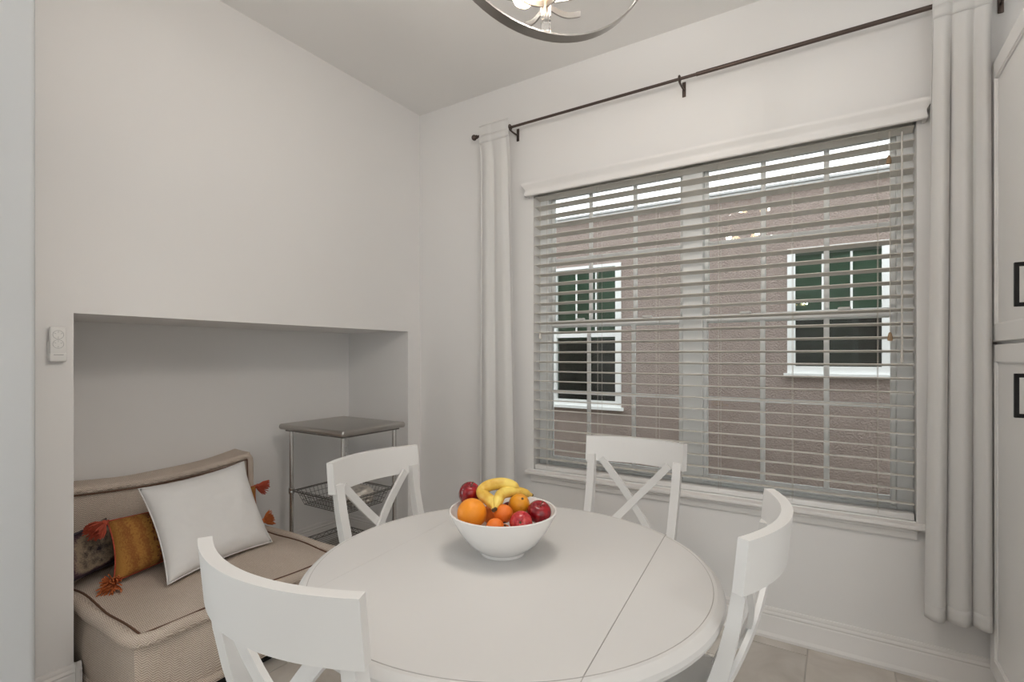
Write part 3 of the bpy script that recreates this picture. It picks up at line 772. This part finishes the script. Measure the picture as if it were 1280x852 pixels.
apple((1.722, -1.490, 0.857), 0.0295, 'bright red apple with its blossom end turned outward', 'apple_bright', tuple(AR_), 0.92)
apple((1.630, -1.402, 0.846), 0.028, 'dark apple showing only under the bananas', 'apple_dark', (0.6, 0, 0), 1.0)
orange((1.575, -1.408, 0.832), 0.028, 'orange lying deep in the bowl under the high dark apple', 'orange_deep', (0, 0, 0))
orange((1.645, -1.462, 0.798), 0.034, 'orange at the very bottom of the bowl', 'orange_deep', (0, 0.3, 0))
bn = thing('banana_bunch', 'two yellow bananas joined at the stem on top of the fruit', 'banana', (1.64, -1.47, 0.90))
def banana(path, rad):
    P = [Vector(p) - bn.location for p in path]
    # Catmull-Rom resample
    pts = []; rs = []; Q = [P[0] * 2 - P[1]] + P + [P[-1] * 2 - P[-2]]
    for i in range(1, len(Q) - 2):
        for k in range(6):
            t = k / 6; a, b2, c, d = Q[i - 1], Q[i], Q[i + 1], Q[i + 2]
            pts.append(0.5 * ((2 * b2) + (c - a) * t + (2 * a - 5 * b2 + 4 * c - d) * t * t + (3 * b2 - a - 3 * c + d) * t ** 3))
    pts.append(P[-1]); n = len(pts)
    for i in range(n):
        t = i / (n - 1)
        s = min(1, (t / 0.16)) ** 0.8 if t < 0.16 else (1 if t < 0.75 else max(0.22, 1 - ((t - 0.75) / 0.25) ** 2.2 * 0.85))
        rs.append(rad * max(0.33, s))
    o = MB().tube(pts, rs, 10).build('banana', 'banana_skin', bn, angle=75)
    MB().tube([pts[-1], pts[-1] + (pts[-1] - pts[-2]).normalized() * 0.006], [rs[-1] * 1.02, rs[-1] * 0.7], 8).build('blossom_tip', 'fruit_stem', o)
    MB().tube([pts[0] - (pts[1] - pts[0]).normalized() * 0.004, pts[0] + (pts[1] - pts[0]) * 0.2], [rs[0] * 0.9, rs[0] * 1.04], 8).build('stem_end', 'fruit_stem', o)
banana([(1.650, -1.508, 0.882), (1.628, -1.482, 0.891), (1.583, -1.466, 0.906), (1.586, -1.444, 0.921), (1.612, -1.416, 0.926), (1.638, -1.396, 0.918), (1.652, -1.384, 0.906)], 0.0165)
banana([(1.656, -1.508, 0.886), (1.642, -1.474, 0.899), (1.634, -1.444, 0.907), (1.640, -1.406, 0.905), (1.656, -1.372, 0.896), (1.668, -1.345, 0.886)], 0.0150)

# ------------------------------------------------------------------ steel kitchen cart in the alcove
KX0, KX1, KY0, KY1, KZ = -0.432, 0.152, -0.772, -0.288, 0.872
ct = thing('kitchen_cart', 'small steel-topped kitchen cart with chrome posts in the alcove', 'cart', ((KX0 + KX1) / 2, (KY0 + KY1) / 2, 0))
def relc(o): return rel(o, ct)
b = MB(); b.box((KX0, KY0, KZ - 0.034), (KX1, KY1, KZ), 0.0155, 5); relc(b.build('top', 'brushed_steel', angle=50))
b = MB(); b.box((KX0 + 0.03, KY0 + 0.03, KZ - 0.045), (KX1 - 0.03, KY1 - 0.03, KZ - 0.03)); relc(b.build('top_frame', 'dark_wire', smooth=False))
PX = (-0.372, 0.098); PY = (-0.722, -0.336)
for x in PX:
    for y in PY:
        b = MB(); b.cyl((x, y, 0.075), (x, y, KZ - 0.04), 0.0125, 16); p = relc(b.build('post', 'chrome'))
        for z in (0.15, 0.468) + ((0.655,) if (x < 0 and y > -0.5) else ()):
            c = MB().lathe([(0.0125, -0.02), (0.0165, -0.018), (0.0185, -0.004), (0.0165, 0.0), (0.0185, 0.004), (0.0165, 0.018), (0.0125, 0.02)], 16, (x, y, z)).build('collar', 'chrome', p)
        w = MB().lathe([(0, -0.03), (0.012, -0.029), (0.018, -0.02), (0.02, 0)], 14, (0, 0, 0), Matrix.Translation((x, y + 0.0, 0.036)) @ Matrix.Rotation(PI / 2, 4, 'Y'))
        w = MB(); m = Matrix.Translation((x - 0.011, y, 0.0345)) @ Matrix.Rotation(PI / 2, 4, 'Y')
        w.lathe([(0, 0), (0.028, 0), (0.034, 0.003), (0.034, 0.019), (0.028, 0.022), (0, 0.022)], 20, mtx=m)
        w.build('caster', 'black_metal', p)
        MB().box((x - 0.016, y - 0.012, 0.05), (x + 0.016, y + 0.012, 0.082), 0.004, 1).build('caster_fork', 'chrome', p)
# wire basket: hangs between the posts
bz, bd = 0.466, 0.085
b = MB()
x0, x1, y0, y1 = PX[0] + 0.01, PX[1] - 0.01, PY[0] + 0.005, PY[1] - 0.005
for y in (PY[0], PY[1]): b.cyl((PX[0], y, bz), (PX[1], y, bz), 0.0038, 8)
for x in (PX[0], PX[1]): b.cyl((x, PY[0], bz), (x, PY[1], bz), 0.0038, 8)
relc(b.build('basket_rim', 'dark_wire'))
b = MB(); ins = 0.03; i2 = 0.022
X0, X1, Y0, Y1 = PX[0] + i2, PX[1] - i2, PY[0] + i2, PY[1] - i2
nx, ny = 15, 12
for i in range(nx + 1):
    t = i / nx; x = X0 + (X1 - X0) * t; xb = X0 + ins + (X1 - X0 - 2 * ins) * t
    b.tube([(x, Y0, bz), (xb, Y0 + ins, bz - bd), (xb, Y1 - ins, bz - bd), (x, Y1, bz)], 0.0014, 5)
for i in range(ny + 1):
    t = i / ny; y = Y0 + (Y1 - Y0) * t; yb = Y0 + ins + (Y1 - Y0 - 2 * ins) * t
    b.tube([(X0, y, bz), (X0 + ins, yb, bz - bd), (X1 - ins, yb, bz - bd), (X1, y, bz)], 0.0014, 5)
for k in range(4):
    f = k / 3; e = ins * f; z = bz - bd * f
    for (p, q2) in (((X0 + e, Y0 + e), (X1 - e, Y0 + e)), ((X1 - e, Y0 + e), (X1 - e, Y1 - e)), ((X1 - e, Y1 - e), (X0 + e, Y1 - e)), ((X0 + e, Y1 - e), (X0 + e, Y0 + e))):
        b.cyl((*p, z), (*q2, z), 0.0022 if k in (0, 3) else 0.0014, 5)
relc(b.build('basket_mesh', 'dark_wire'))
# bottom wire shelf with truss edge
b = MB(); sz = 0.15
for zz in (sz, sz - 0.028):
    for y in PY: b.cyl((PX[0], y, zz), (PX[1], y, zz), 0.0032, 6)
    for x in PX: b.cyl((x, PY[0], zz), (x, PY[1], zz), 0.0032, 6)
for y in PY:
    n = 18; pts = [(PX[0] + (PX[1] - PX[0]) * i / n, y, sz if i % 2 else sz - 0.028) for i in range(n + 1)]; b.tube(pts, 0.002, 5)
for x in PX:
    n = 14; pts = [(x, PY[0] + (PY[1] - PY[0]) * i / n, sz if i % 2 else sz - 0.028) for i in range(n + 1)]; b.tube(pts, 0.002, 5)
for i in range(1, 18):
    x = PX[0] + (PX[1] - PX[0]) * i / 18; b.cyl((x, PY[0], sz + 0.003), (x, PY[1], sz + 0.003), 0.0018, 5)
relc(b.build('wire_shelf', 'dark_wire'))
# crumpled silver packet in the basket
b = MB(); t = bmesh.new(); bmesh.ops.create_icosphere(t, subdivisions=4, radius=1)
rr = random.Random(5)
from mathutils import noise
for v in t.verts:
    d = v.co.copy(); k = 1 + 0.22 * noise.noise(d * 2.3 + Vector((3, 1, 2))) + 0.09 * noise.noise(d * 6)
    v.co = Vector((d.x * 0.115 * k, d.y * 0.085 * k, max(-0.045, d.z * 0.062 * k)))
b.merge(t)
pk = b.build('packet', 'packet_silver', None, angle=60, loc=(-0.065, -0.490, bz - bd + 0.050), rot=(0, 0, 0.35))
tag(pk, 'crumpled silver packet lying in the cart basket', 'packet')

# ------------------------------------------------------------------ floor sofa
sf = thing('floor_sofa', 'low beige herringbone floor sofa with rolled seams in the alcove', 'sofa', (-0.07, -1.385, 0))
def relsf(o): return rel(o, sf)
def cushion(x0, x1, y0, y1, z0, z1, bulge, name, seed, sink=None):
    """soft block: rounded superellipse box with slightly wrinkled, bulging faces"""
    t = bmesh.new(); bmesh.ops.create_cube(t, size=2)
    bmesh.ops.subdivide_edges(t, edges=list(t.edges), cuts=22, use_grid_fill=True)
    cx, cy, cz = (x0 + x1) / 2, (y0 + y1) / 2, (z0 + z1) / 2
    hx, hy, hz = (x1 - x0) / 2, (y1 - y0) / 2, (z1 - z0) / 2
    for v in t.verts:
        p = v.co.copy()
        ax, ay, az = abs(p.x), abs(p.y), abs(p.z)
        bx = bulge * (1 - p.y ** 2) * (1 - p.z ** 2) if ax > 0.999 else 0
        by = bulge * (1 - p.x ** 2) * (1 - p.z ** 2) if ay > 0.999 else 0
        bz_ = bulge * 0.9 * (1 - p.x ** 2) * (1 - p.y ** 2) if az > 0.999 else 0
        q = Vector((p.x * hx + math.copysign(bx, p.x), p.y * hy + math.copysign(by, p.y), p.z * hz + math.copysign(bz_, p.z)))
        w = noise.noise(Vector((q.x * 4 + seed, q.y * 4, q.z * 4))) * 0.017
        q += Vector((0, 0, w)) if az > 0.999 else Vector((w * 0.6, w * 0.6, 0)) * (0 if az > 0.9 else 1)
        if sink: q.z += sink(q.x + cx, q.y + cy, p)
        v.co = q + Vector((cx, cy, cz))
    b = MB(); b.merge(t)
    bmesh.ops.remove_doubles(b.bm, verts=b.bm.verts, dist=1e-5)
    return relsf(b.build(name, 'herringbone_beige', None, angle=70))
def roll(name, pts, r, parent, seed=0, wob=0.006):
    """fabric roll that runs round an edge"""
    P = []
    m = len(pts)
    for i in range(m):
        a, c = Vector(pts[i]), Vector(pts[(i + 1) % m]); n = 14
        for k in range(n):
            p = a.lerp(c, k / n); w = noise.noise(p * 7 + Vector((seed, 0, 0))) * wob
            P.append(p + Vector((w, w * 0.7, noise.noise(p * 6 + Vector((0, seed, 4))) * wob)))
    # soften the corners
    for _ in range(1):
        P = [(P[i - 1] + P[i] * 2 + P[(i + 1) % len(P)]) / 4 for i in range(len(P))]
    o = MB().tube(P, r, 10, loop=True).build(name, 'herringbone_beige', None, angle=80)
    o.parent = parent
    return o
def seam(name, pts, r, parent, sd, surf=None):
    P = []
    for i in range(len(pts)):
        a, c = Vector(pts[i]), Vector(pts[(i + 1) % len(pts)])
        for k in range(24):
            p = a.lerp(c, k / 24)
            if surf: p.z = surf(p.x, p.y)
            P.append(p)
    o = MB().tube(P, r, 6, loop=True).build(name, 'seam_brown', None, angle=80); o.parent = parent; return o
SX0, SX1, SY0, SY1 = -0.555, 0.395, -1.828, -0.945
def seat_top(x, y):
    cx, cy, hx, hy = (SX0 + SX1) / 2, (SY0 + SY1) / 2, (SX1 - SX0) / 2, (SY1 - SY0) / 2
    px, py = (x - cx) / hx, (y - cy) / hy
    q = Vector((px * hx, py * hy, 0.135 + 0.022 * 0.9 * (1 - px * px) * (1 - py * py)))
    return 0.18 + q.z + 0.017 * noise.noise(Vector((q.x * 4 + 1.3, q.y * 4, q.z * 4))) + 0.001
seat = cushion(SX0, SX1, SY0, SY1, 0.045, 0.315, 0.022, 'seat_cushion', 1.3, lambda x, y, p: 0)
roll('seat_roll', [(SX0, SY0, 0.310), (SX1 + 0.012, SY0 - 0.010, 0.308), (SX1 + 0.012, SY1, 0.312), (SX0, SY1 + 0.01, 0.312)], 0.0235, seat, 2, 0.012)
seam('seat_seam', [(SX0 + 0.03, SY0 + 0.030, 0.3205), (SX1 - 0.032, SY0 + 0.030, 0.3205), (SX1 - 0.032, SY1 - 0.026, 0.3225), (SX0 + 0.03, SY1 - 0.02, 0.3225)], 0.0045, seat, 2, seat_top)
roll('base_roll', [(SX0, SY0, 0.055), (SX1, SY0, 0.055), (SX1, SY1, 0.055), (SX0, SY1, 0.055)], 0.019, seat, 5, 0.010)
b = MB(); b.box((SX0 + 0.01, SY0 + 0.01, 0.0), (SX1 - 0.01, SY1 - 0.01, 0.06), 0.004, 1); relsf(b.build('plinth', 'plinth_black', smooth=False))
# back cushion leaning on the alcove wall; top edge sags in the middle and rises at the right end
def topz(y):
    t = (y + 1.83) / 0.89
    return 0.690 + 0.018 * (1 - t) ** 2 + 0.040 * max(0, t) ** 3 - 0.016 * math.sin(PI * t)
bk = cushion(-0.572, -0.415, -1.822, -0.948, 0.325, 0.690, 0.020, 'back_cushion', 4.1)
for v in bk.data.vertices:
    f = max(0, (v.co.z - 0.34)) / 0.35
    v.co.z += f * (topz(v.co.y) - 0.690); v.co.x -= 0.012 * f
front = []
for i in range(13): y = -1.818 + 0.866 * i / 12; front.append((-0.424, y, topz(y) - 0.012))
front += [(-0.412, -0.955, 0.50), (-0.405, -0.957, 0.36), (-0.405, -1.814, 0.36), (-0.412, -1.816, 0.50)]
P = [Vector(p) for p in front]
def roll2(name, pts, r, parent):
    Q = []
    for i in range(len(pts)):
        a, c = Vector(pts[i]), Vector(pts[(i + 1) % len(pts)])
        n = max(1, int((c - a).length / 0.02))
        for k in range(n):
            p = a.lerp(c, k / n); Q.append(p + Vector((noise.noise(p * 9), 0, noise.noise(p * 8 + Vector((0, 3, 0))))) * 0.005)
    for _ in range(2): Q = [(Q[i - 1] + Q[i] * 2 + Q[(i + 1) % len(Q)]) / 4 for i in range(len(Q))]
    o = MB().tube(Q, r, 10, loop=True).build(name, 'herringbone_beige', None, angle=80); o.parent = parent; return o
roll2('back_roll', front, 0.019, bk)
Q2 = [(p[0] + 0.016, min(max(p[1], -1.795), -0.975), p[2] - (0.020 if p[2] > 0.55 else -0.02 if p[2] < 0.4 else 0)) for p in front]
seam('back_seam', Q2, 0.0032, bk, 3)
roll2('back_roll', [(p[0] - 0.125, p[1], p[2]) for p in front], 0.017, bk)

# ------------------------------------------------------------------ pillows
def pillow(name, label, corners, thick, m, seed, pinch=0.10, edge=None):
    """corners BL, BR, TR, TL in world space; a filled pillow with pointed corners"""
    BL, BRr, TRr, TL_ = [Vector(c) for c in corners]
    c0 = (BL + BRr + TRr + TL_) / 4
    root = thing(name, label, 'pillow', tuple(c0))
    ux = ((BRr - BL) + (TRr - TL_)).normalized(); uy = ((TL_ - BL) + (TRr - BRr)); nrm = ux.cross(uy).normalized(); uy = nrm.cross(ux).normalized()
    M = Matrix((ux, uy, nrm)).transposed()
    root.rotation_euler = M.to_euler()
    inv = M.transposed()
    L = [inv @ (c - c0) for c in (BL, BRr, TRr, TL_)]
    def pt(u, v, side):
        p = (L[0] * (1 - u) + L[1] * u) * (1 - v) + (L[3] * (1 - u) + L[2] * u) * v
        s, t = 2 * u - 1, 2 * v - 1
        ctr = (L[0] + L[1] + L[2] + L[3]) / 4
        # sides curve in between the corners
        k = pinch * (1 - s * s) * abs(t) ** 3; k2 = pinch * (1 - t * t) * abs(s) ** 3
        p = Vector((p.x * (1 - k2 * 0.9), p.y * (1 - k * 0.9), p.z))
        prof = max(0.0, (1 - s ** 4)) ** 0.62 * max(0.0, (1 - t ** 4)) ** 0.62
        h = thick / 2 * prof * (1 + 0.10 * noise.noise(Vector((s * 2.2 + seed, t * 2.2, side))))
        h += 0.006 * prof * noise.noise(Vector((s * 5, t * 5 + seed, side * 3)))
        return Vector((p.x, p.y, p.z + side * h))
    N = 34
    b = MB()
    b.grid(lambda u, v: pt(u, v, 1), N, N); b.grid(lambda u, v: pt(u, v, -1), N, N)
    bmesh.ops.remove_doubles(b.bm, verts=b.bm.verts, dist=2e-4)
    cov = b.build('cover', m, root, angle=180)
    # seam piping
    E = []
    for i in range(N): E.append(pt(i / N, 0, 0))
    for i in range(N): E.append(pt(1, i / N, 0))
    for i in range(N): E.append(pt(1 - i / N, 1, 0))
    for i in range(N): E.append(pt(0, 1 - i / N, 0))
    MB().tube(E, 0.0028, 6, loop=True).build('seam', edge or m, cov, angle=80)
    return root, pt
pillow('throw_pillow', 'plain white square throw pillow leaning on the floor sofa', [(0.075, -1.590, 0.338), (0.005, -1.085, 0.345), (-0.215, -1.105, 0.728), (-0.205, -1.585, 0.692)], 0.135, 'pillow_white', 2.0, 0.09)
lum, lpt = pillow('lumbar_pillow', 'long ochre striped lumbar pillow with orange corner tassels', [(-0.120, -1.708, 0.345), (-0.320, -0.945, 0.350), (-0.375, -0.945, 0.545), (-0.235, -1.690, 0.572)], 0.12, 'ochre_stripe', 6.0, 0.05, 'tassel_red')
def tassel(root, base, direction, m, size=0.075, seed=0):
    rr = random.Random(seed)
    d = Vector(direction).normalized(); base = Vector(base)
    b = MB()
    t = bmesh.new(); bmesh.ops.create_icosphere(t, subdivisions=2, radius=0.014, matrix=Matrix.Translation(base + d * 0.012)); b.merge(t)
    side = d.cross(Vector((0.3, 0.5, 0.8))).normalized(); up = d.cross(side)
    for i in range(84):
        a = rr.uniform(0, 2 * PI); q = math.sqrt(rr.uniform(0, 1))
        o1 = (side * math.cos(a) + up * math.sin(a)) * 0.009 * q
        o2 = (side * math.cos(a) + up * math.sin(a)) * (0.036 * q) + Vector((rr.uniform(-1, 1), rr.uniform(-1, 1), rr.uniform(-1, 1))) * 0.006
        ln = size * rr.uniform(0.75, 1.05)
        p0 = base + d * 0.014 + o1
        b.tube([p0, p0 + d * ln * 0.5 + o2 * 0.65, p0 + d * ln + o2], [0.0027, 0.0030, 0.0024], 4)
    b.tube([base - d * 0.008, base + d * 0.010], 0.004, 6)
    o = b.build('tassel', m, root, angle=70); o['kind'] = 'stuff'
    return o
Minv = (lum.matrix_basis).inverted()
def ldir(v): return (lum.rotation_euler.to_matrix().inverted() @ Vector(v))
tassel(lum, lpt(0, 1, 0), ldir((0.25, -0.75, -0.35)), 'tassel_red', 0.062, 1)
tassel(lum, lpt(0, 0, 0), ldir((0.75, -0.42, 0.16)), 'tassel_orange', 0.060, 2)
tassel(lum, lpt(1, 1, 0), ldir((0.1, 0.75, -0.35)), 'tassel_red', 0.050, 3)
tassel(lum, lpt(1, 0, 0), ldir((0.3, 0.9, 0.18)), 'tassel_orange', 0.048, 4)
pillow('patterned_pillow', 'dark woven patterned pillow tucked behind the ochre lumbar pillow', [(-0.215, -1.835, 0.352), (-0.330, -1.620, 0.352), (-0.392, -1.640, 0.545), (-0.300, -1.835, 0.525)], 0.085, 'dark_woven', 11.0, 0.08)

# ------------------------------------------------------------------ chandelier over the table
RR = 0.288; cc = Vector((1.823, -1.542, 2.033 + RR))
cl = thing('chandelier', 'brushed nickel orb chandelier with lit bulbs above the table', 'chandelier', tuple(cc))
MB().lathe([(0, 0), (0.065, 0), (0.065, -0.012), (0.05, -0.026), (0.012, -0.03), (0, -0.03)], 28, (0, 0, H - cc.z)).build('canopy', 'nickel', cl)
MB().cyl((0, 0, RR - 0.01), (0, 0, H - cc.z - 0.02), 0.006, 10).build('down_rod', 'nickel', cl)
def hoop(R, w, th, mtx, name):
    N = 80; rings = []
    for k in range(N):
        a = 2 * PI * k / N; c, s = math.cos(a), math.sin(a)
        rings.append([mtx @ Vector((r * c, v, r * s)) for (r, v) in ((R, -w / 2), (R, w / 2), (R - th, w / 2), (R - th, -w / 2))])
    return MB().loft(rings, loop=True).build(name, 'nickel', cl, angle=50)
# vertical hoop turned partly to the camera, horizontal equator hoop
hoop(RR, 0.030, 0.004, Matrix.Rotation(0.5674 + 0.32, 4, 'Z') @ Matrix.Rotation(0.0, 4, 'X'), 'hoop')
hoop(RR - 0.005, 0.030, 0.004, Matrix.Rotation(PI / 2, 4, 'X'), 'hoop')
M2 = Matrix.Rotation(0.5674 + 0.1, 4, 'Z')
MB().hexa([M2 @ Vector(p) for p in ((-0.011, -0.004, -0.240), (0.011, -0.004, -0.240), (0.011, 0.004, -0.240), (-0.011, 0.004, -0.240), (-0.017, -0.004, RR - 0.004), (0.017, -0.004, RR - 0.004), (0.017, 0.004, RR - 0.004), (-0.017, 0.004, RR - 0.004))]).build('centre_bar', 'nickel', cl, smooth=False)
hub_z = -0.212
for k in range(4):
    a = 0.5674 + PI / 2 + 0.50 + k * PI / 2
    R = Matrix.Rotation(a, 4, 'Z')
    pts = [R @ Vector((0.004 + 0.095 * t, 0, hub_z - 0.012 * math.sin(PI * t) + 0.01 * t)) for t in [i / 10 for i in range(11)]]
    rings = []
    for p in pts:
        w = R @ Vector((0, 1, 0)) * 0.0018; rings.append([p - w + Vector((0, 0, -0.007)), p + w + Vector((0, 0, -0.007)), p + w + Vector((0, 0, 0.007)), p - w + Vector((0, 0, 0.007))])
    arm = MB().loft(rings).build('arm', 'nickel', cl, angle=20)
    for tier in (0, 1):
        T = Matrix.Translation((0, 0, hub_z + 0.052 + tier * 0.185)) @ Matrix.Rotation(tier * PI / 4, 4, 'Z') @ R @ Matrix.Rotation(math.radians(72), 4, 'Y')
        MB().lathe([(0, 0.004), (0.013, 0.006), (0.015, 0.012), (0.0135, 0.018), (0.0135, 0.050), (0, 0.050)], 16, mtx=T).build('socket', 'nickel', arm)
        MB().lathe([(0, 0.0), (0.012, 0.001), (0.013, 0.010), (0.019, 0.026), (0.0265, 0.046), (0.028, 0.060), (0.023, 0.076), (0.012, 0.085), (0, 0.088)], 18, (0, 0, 0.051), mtx=T).build('bulb', 'bulb_lit', arm, angle=80)
        pl = bpy.data.lights.new('bulb_lamp', 'POINT'); pl.energy = (6.0, 1.4)[tier]; pl.color = (1.0, 0.95, 0.90); pl.shadow_soft_size = 0.02
        po = bpy.data.objects.new('bulb_lamp', pl); COL.objects.link(po); po.parent = arm; po.location = T @ Vector((0, 0, 0.165))
MB().lathe([(0, 0), (0.008, 0), (0.010, -0.008), (0.007, -0.016), (0, -0.016)], 14, (0, 0, -0.236)).build('drop_cup', 'nickel', cl)
MB().box((-0.011, -0.011, -0.281), (0.011, 0.011, -0.250), 0.003, 1, M2).build('crystal_drop', 'crystal', cl, smooth=False)

# invented uplights, added unseen to fill the room by ceiling bounce
for (x, y, lab) in ((0.5, -5.0, 'added white uplight on the hall side for ceiling-bounce fill'), (3.75, -4.1, 'added white uplight on the kitchen side for ceiling-bounce fill')):
    t = thing('added_uplight', lab, 'fill lamp', (x, y, 0), 0)
    MB().lathe([(0, 0), (0.15, 0), (0.15, 0.012), (0.13, 0.022), (0.02, 0.03), (0, 0.03)], 32).build('base', 'nickel', t)
    MB().cyl((0, 0, 0.028), (0, 0, 1.74), 0.012, 14).build('pole', 'nickel', t)
    MB().lathe([(0.012, 1.72), (0.05, 1.73), (0.14, 1.78), (0.19, 1.85), (0.187, 1.852), (0.135, 1.785), (0.04, 1.738), (0, 1.738)], 36).build('lamp_bowl', 'plastic_white', t)
    l = bpy.data.lights.new('added_uplight_lamp', 'AREA'); l.shape = 'DISK'; l.size = 0.28; l.energy = 9; l.color = (1.0, 0.98, 0.97)
    lo = bpy.data.objects.new('added_uplight_lamp', l); COL.objects.link(lo); lo.parent = t; lo.location = (0, 0, 1.835); lo.rotation_euler = (PI, 0, 0)

# recessed downlights of the open room
for (x, y) in ((4.2, -2.6), (4.2, -4.6), (5.6, -3.6), (-1.6, -3.6)):
    d = thing('downlight', 'round white recessed ceiling downlight', 'ceiling light', (x, y, H), 0, 'recessed downlights of the open room')
    MB().lathe([(0.055, -0.001), (0.085, -0.001), (0.086, -0.006), (0.07, -0.010), (0.055, -0.004)], 28).build('trim_ring', 'plastic_white', d)
    MB().lathe([(0, -0.002), (0.056, -0.002), (0.056, -0.005), (0, -0.005)], 28).build('lens', 'downlight_lit', d)
    l = bpy.data.lights.new('downlight_lamp', 'AREA'); l.shape = 'DISK'; l.size = 0.11; l.energy = 15; l.color = (1.0, 0.965, 0.93)
    lo = bpy.data.objects.new('downlight_lamp', l); COL.objects.link(lo); lo.parent = d; lo.location = (0, 0, -0.012)

# ------------------------------------------------------------------ outside: neighbour's house across a narrow side yard
b = MB(); b.box((-3.7, 0.10, H + 0.13), (6.7, 1.0, H + 0.20)); struct(b.build('trim_shade_eave', 'soffit_white', smooth=False))  # unseen eave, added to keep sky light off the lower stucco
b = MB(); b.box((-9, 0.16, -0.45), (12, 9, -0.35)); struct(b.build('ground', 'ground_earth', smooth=False), 'bare side yard between the two houses')
NYW = 3.2
nb = thing('neighbour_house', 'mauve stucco house seen through the window blind', 'house', (1.0, NYW, -0.35))
def reln(o): return rel(o, nb)
NW = [(-0.684, 0.245, 0.66, 2.385), (1.985, 2.825, 1.105, 2.345)]
b = MB()
xs = [-7, NW[0][0], NW[0][1], NW[1][0], NW[1][1], 10]
b.box((xs[0], NYW, -0.35), (xs[1], NYW + 0.15, 2.93)); b.box((xs[2], NYW, -0.35), (xs[3], NYW + 0.15, 2.93)); b.box((xs[4], NYW, -0.35), (xs[5], NYW + 0.15, 2.93))
for (x0, x1, z0, z1) in NW:
    b.box((x0, NYW, -0.35), (x1, NYW + 0.15, z0)); b.box((x0, NYW, z1), (x1, NYW + 0.15, 2.93))
reln(b.build('wall', 'stucco_mauve', smooth=False))
b = MB(); b.box((-7.2, NYW - 0.05, 2.93), (10.2, NYW + 0.2, 2.98)); reln(b.build('fascia', 'soffit_white', smooth=False))
b = MB(); b.hexa([(-7.2, NYW - 0.08, 2.98), (10.2, NYW - 0.08, 2.98), (10.2, 7.5, 3.6), (-7.2, 7.5, 3.6), (-7.2, NYW - 0.08, 3.0), (10.2, NYW - 0.08, 3.0), (10.2, 7.5, 3.64), (-7.2, 7.5, 3.64)])
reln(b.build('roof', 'plastic_grey', smooth=False))
for wi, (x0, x1, z0, z1) in enumerate(NW):
    f = 0.07; zm = (z0 + z1) / 2 + 0.02
    zm = 1.53 if wi == 0 else 1.70
    b = MB(); y0, y1 = NYW - 0.015, NYW + 0.06
    b.box((x0, y0, z0), (x0 + f, y1, z1)); b.box((x1 - f, y0, z0), (x1, y1, z1)); b.box((x0 + f, y0, z0), (x1 - f, y1, z0 + f)); b.box((x0 + f, y0, z1 - 0.035), (x1 - f, y1, z1))
    b.box((x0 + f, y0 + 0.02, zm - 0.025), (x1 - f, y1, zm + 0.025)); b.box((x0 - 0.03, y0 - 0.03, z0 - 0.035), (x1 + 0.03, y1, z0))
    fr = reln(b.build('window', 'vinyl_white', smooth=False))
    MB().box((x0 + f, NYW + 0.03, z0 + f), (x1 - f, NYW + 0.034, zm)).build('pane', 'tinted_glass', fr, smooth=False)
    MB().box((x0 + f, NYW + 0.03, zm), (x1 - f, NYW + 0.034, z1 - f)).build('pane', 'tinted_glass', fr, smooth=False)
    for k in (1, 2):
        xx = x0 + f + (x1 - x0 - 2 * f) * k / 3
        MB().box((xx - 0.010, NYW + 0.022, zm), (xx + 0.010, NYW + 0.042, z1 - f)).build('muntin', 'vinyl_white', fr, smooth=False)
    MB().box((x0 + 0.01, NYW + 0.10, zm - 0.05), (x1 - 0.01, NYW + 0.11, z1)).build('window_shade', 'nbr_blind', fr, smooth=False)
    MB().box((x0 + 0.005, NYW + 0.135, z0), (x1 - 0.005, NYW + 0.149, z1)).build('dark_room', 'nbr_interior', fr, smooth=False)
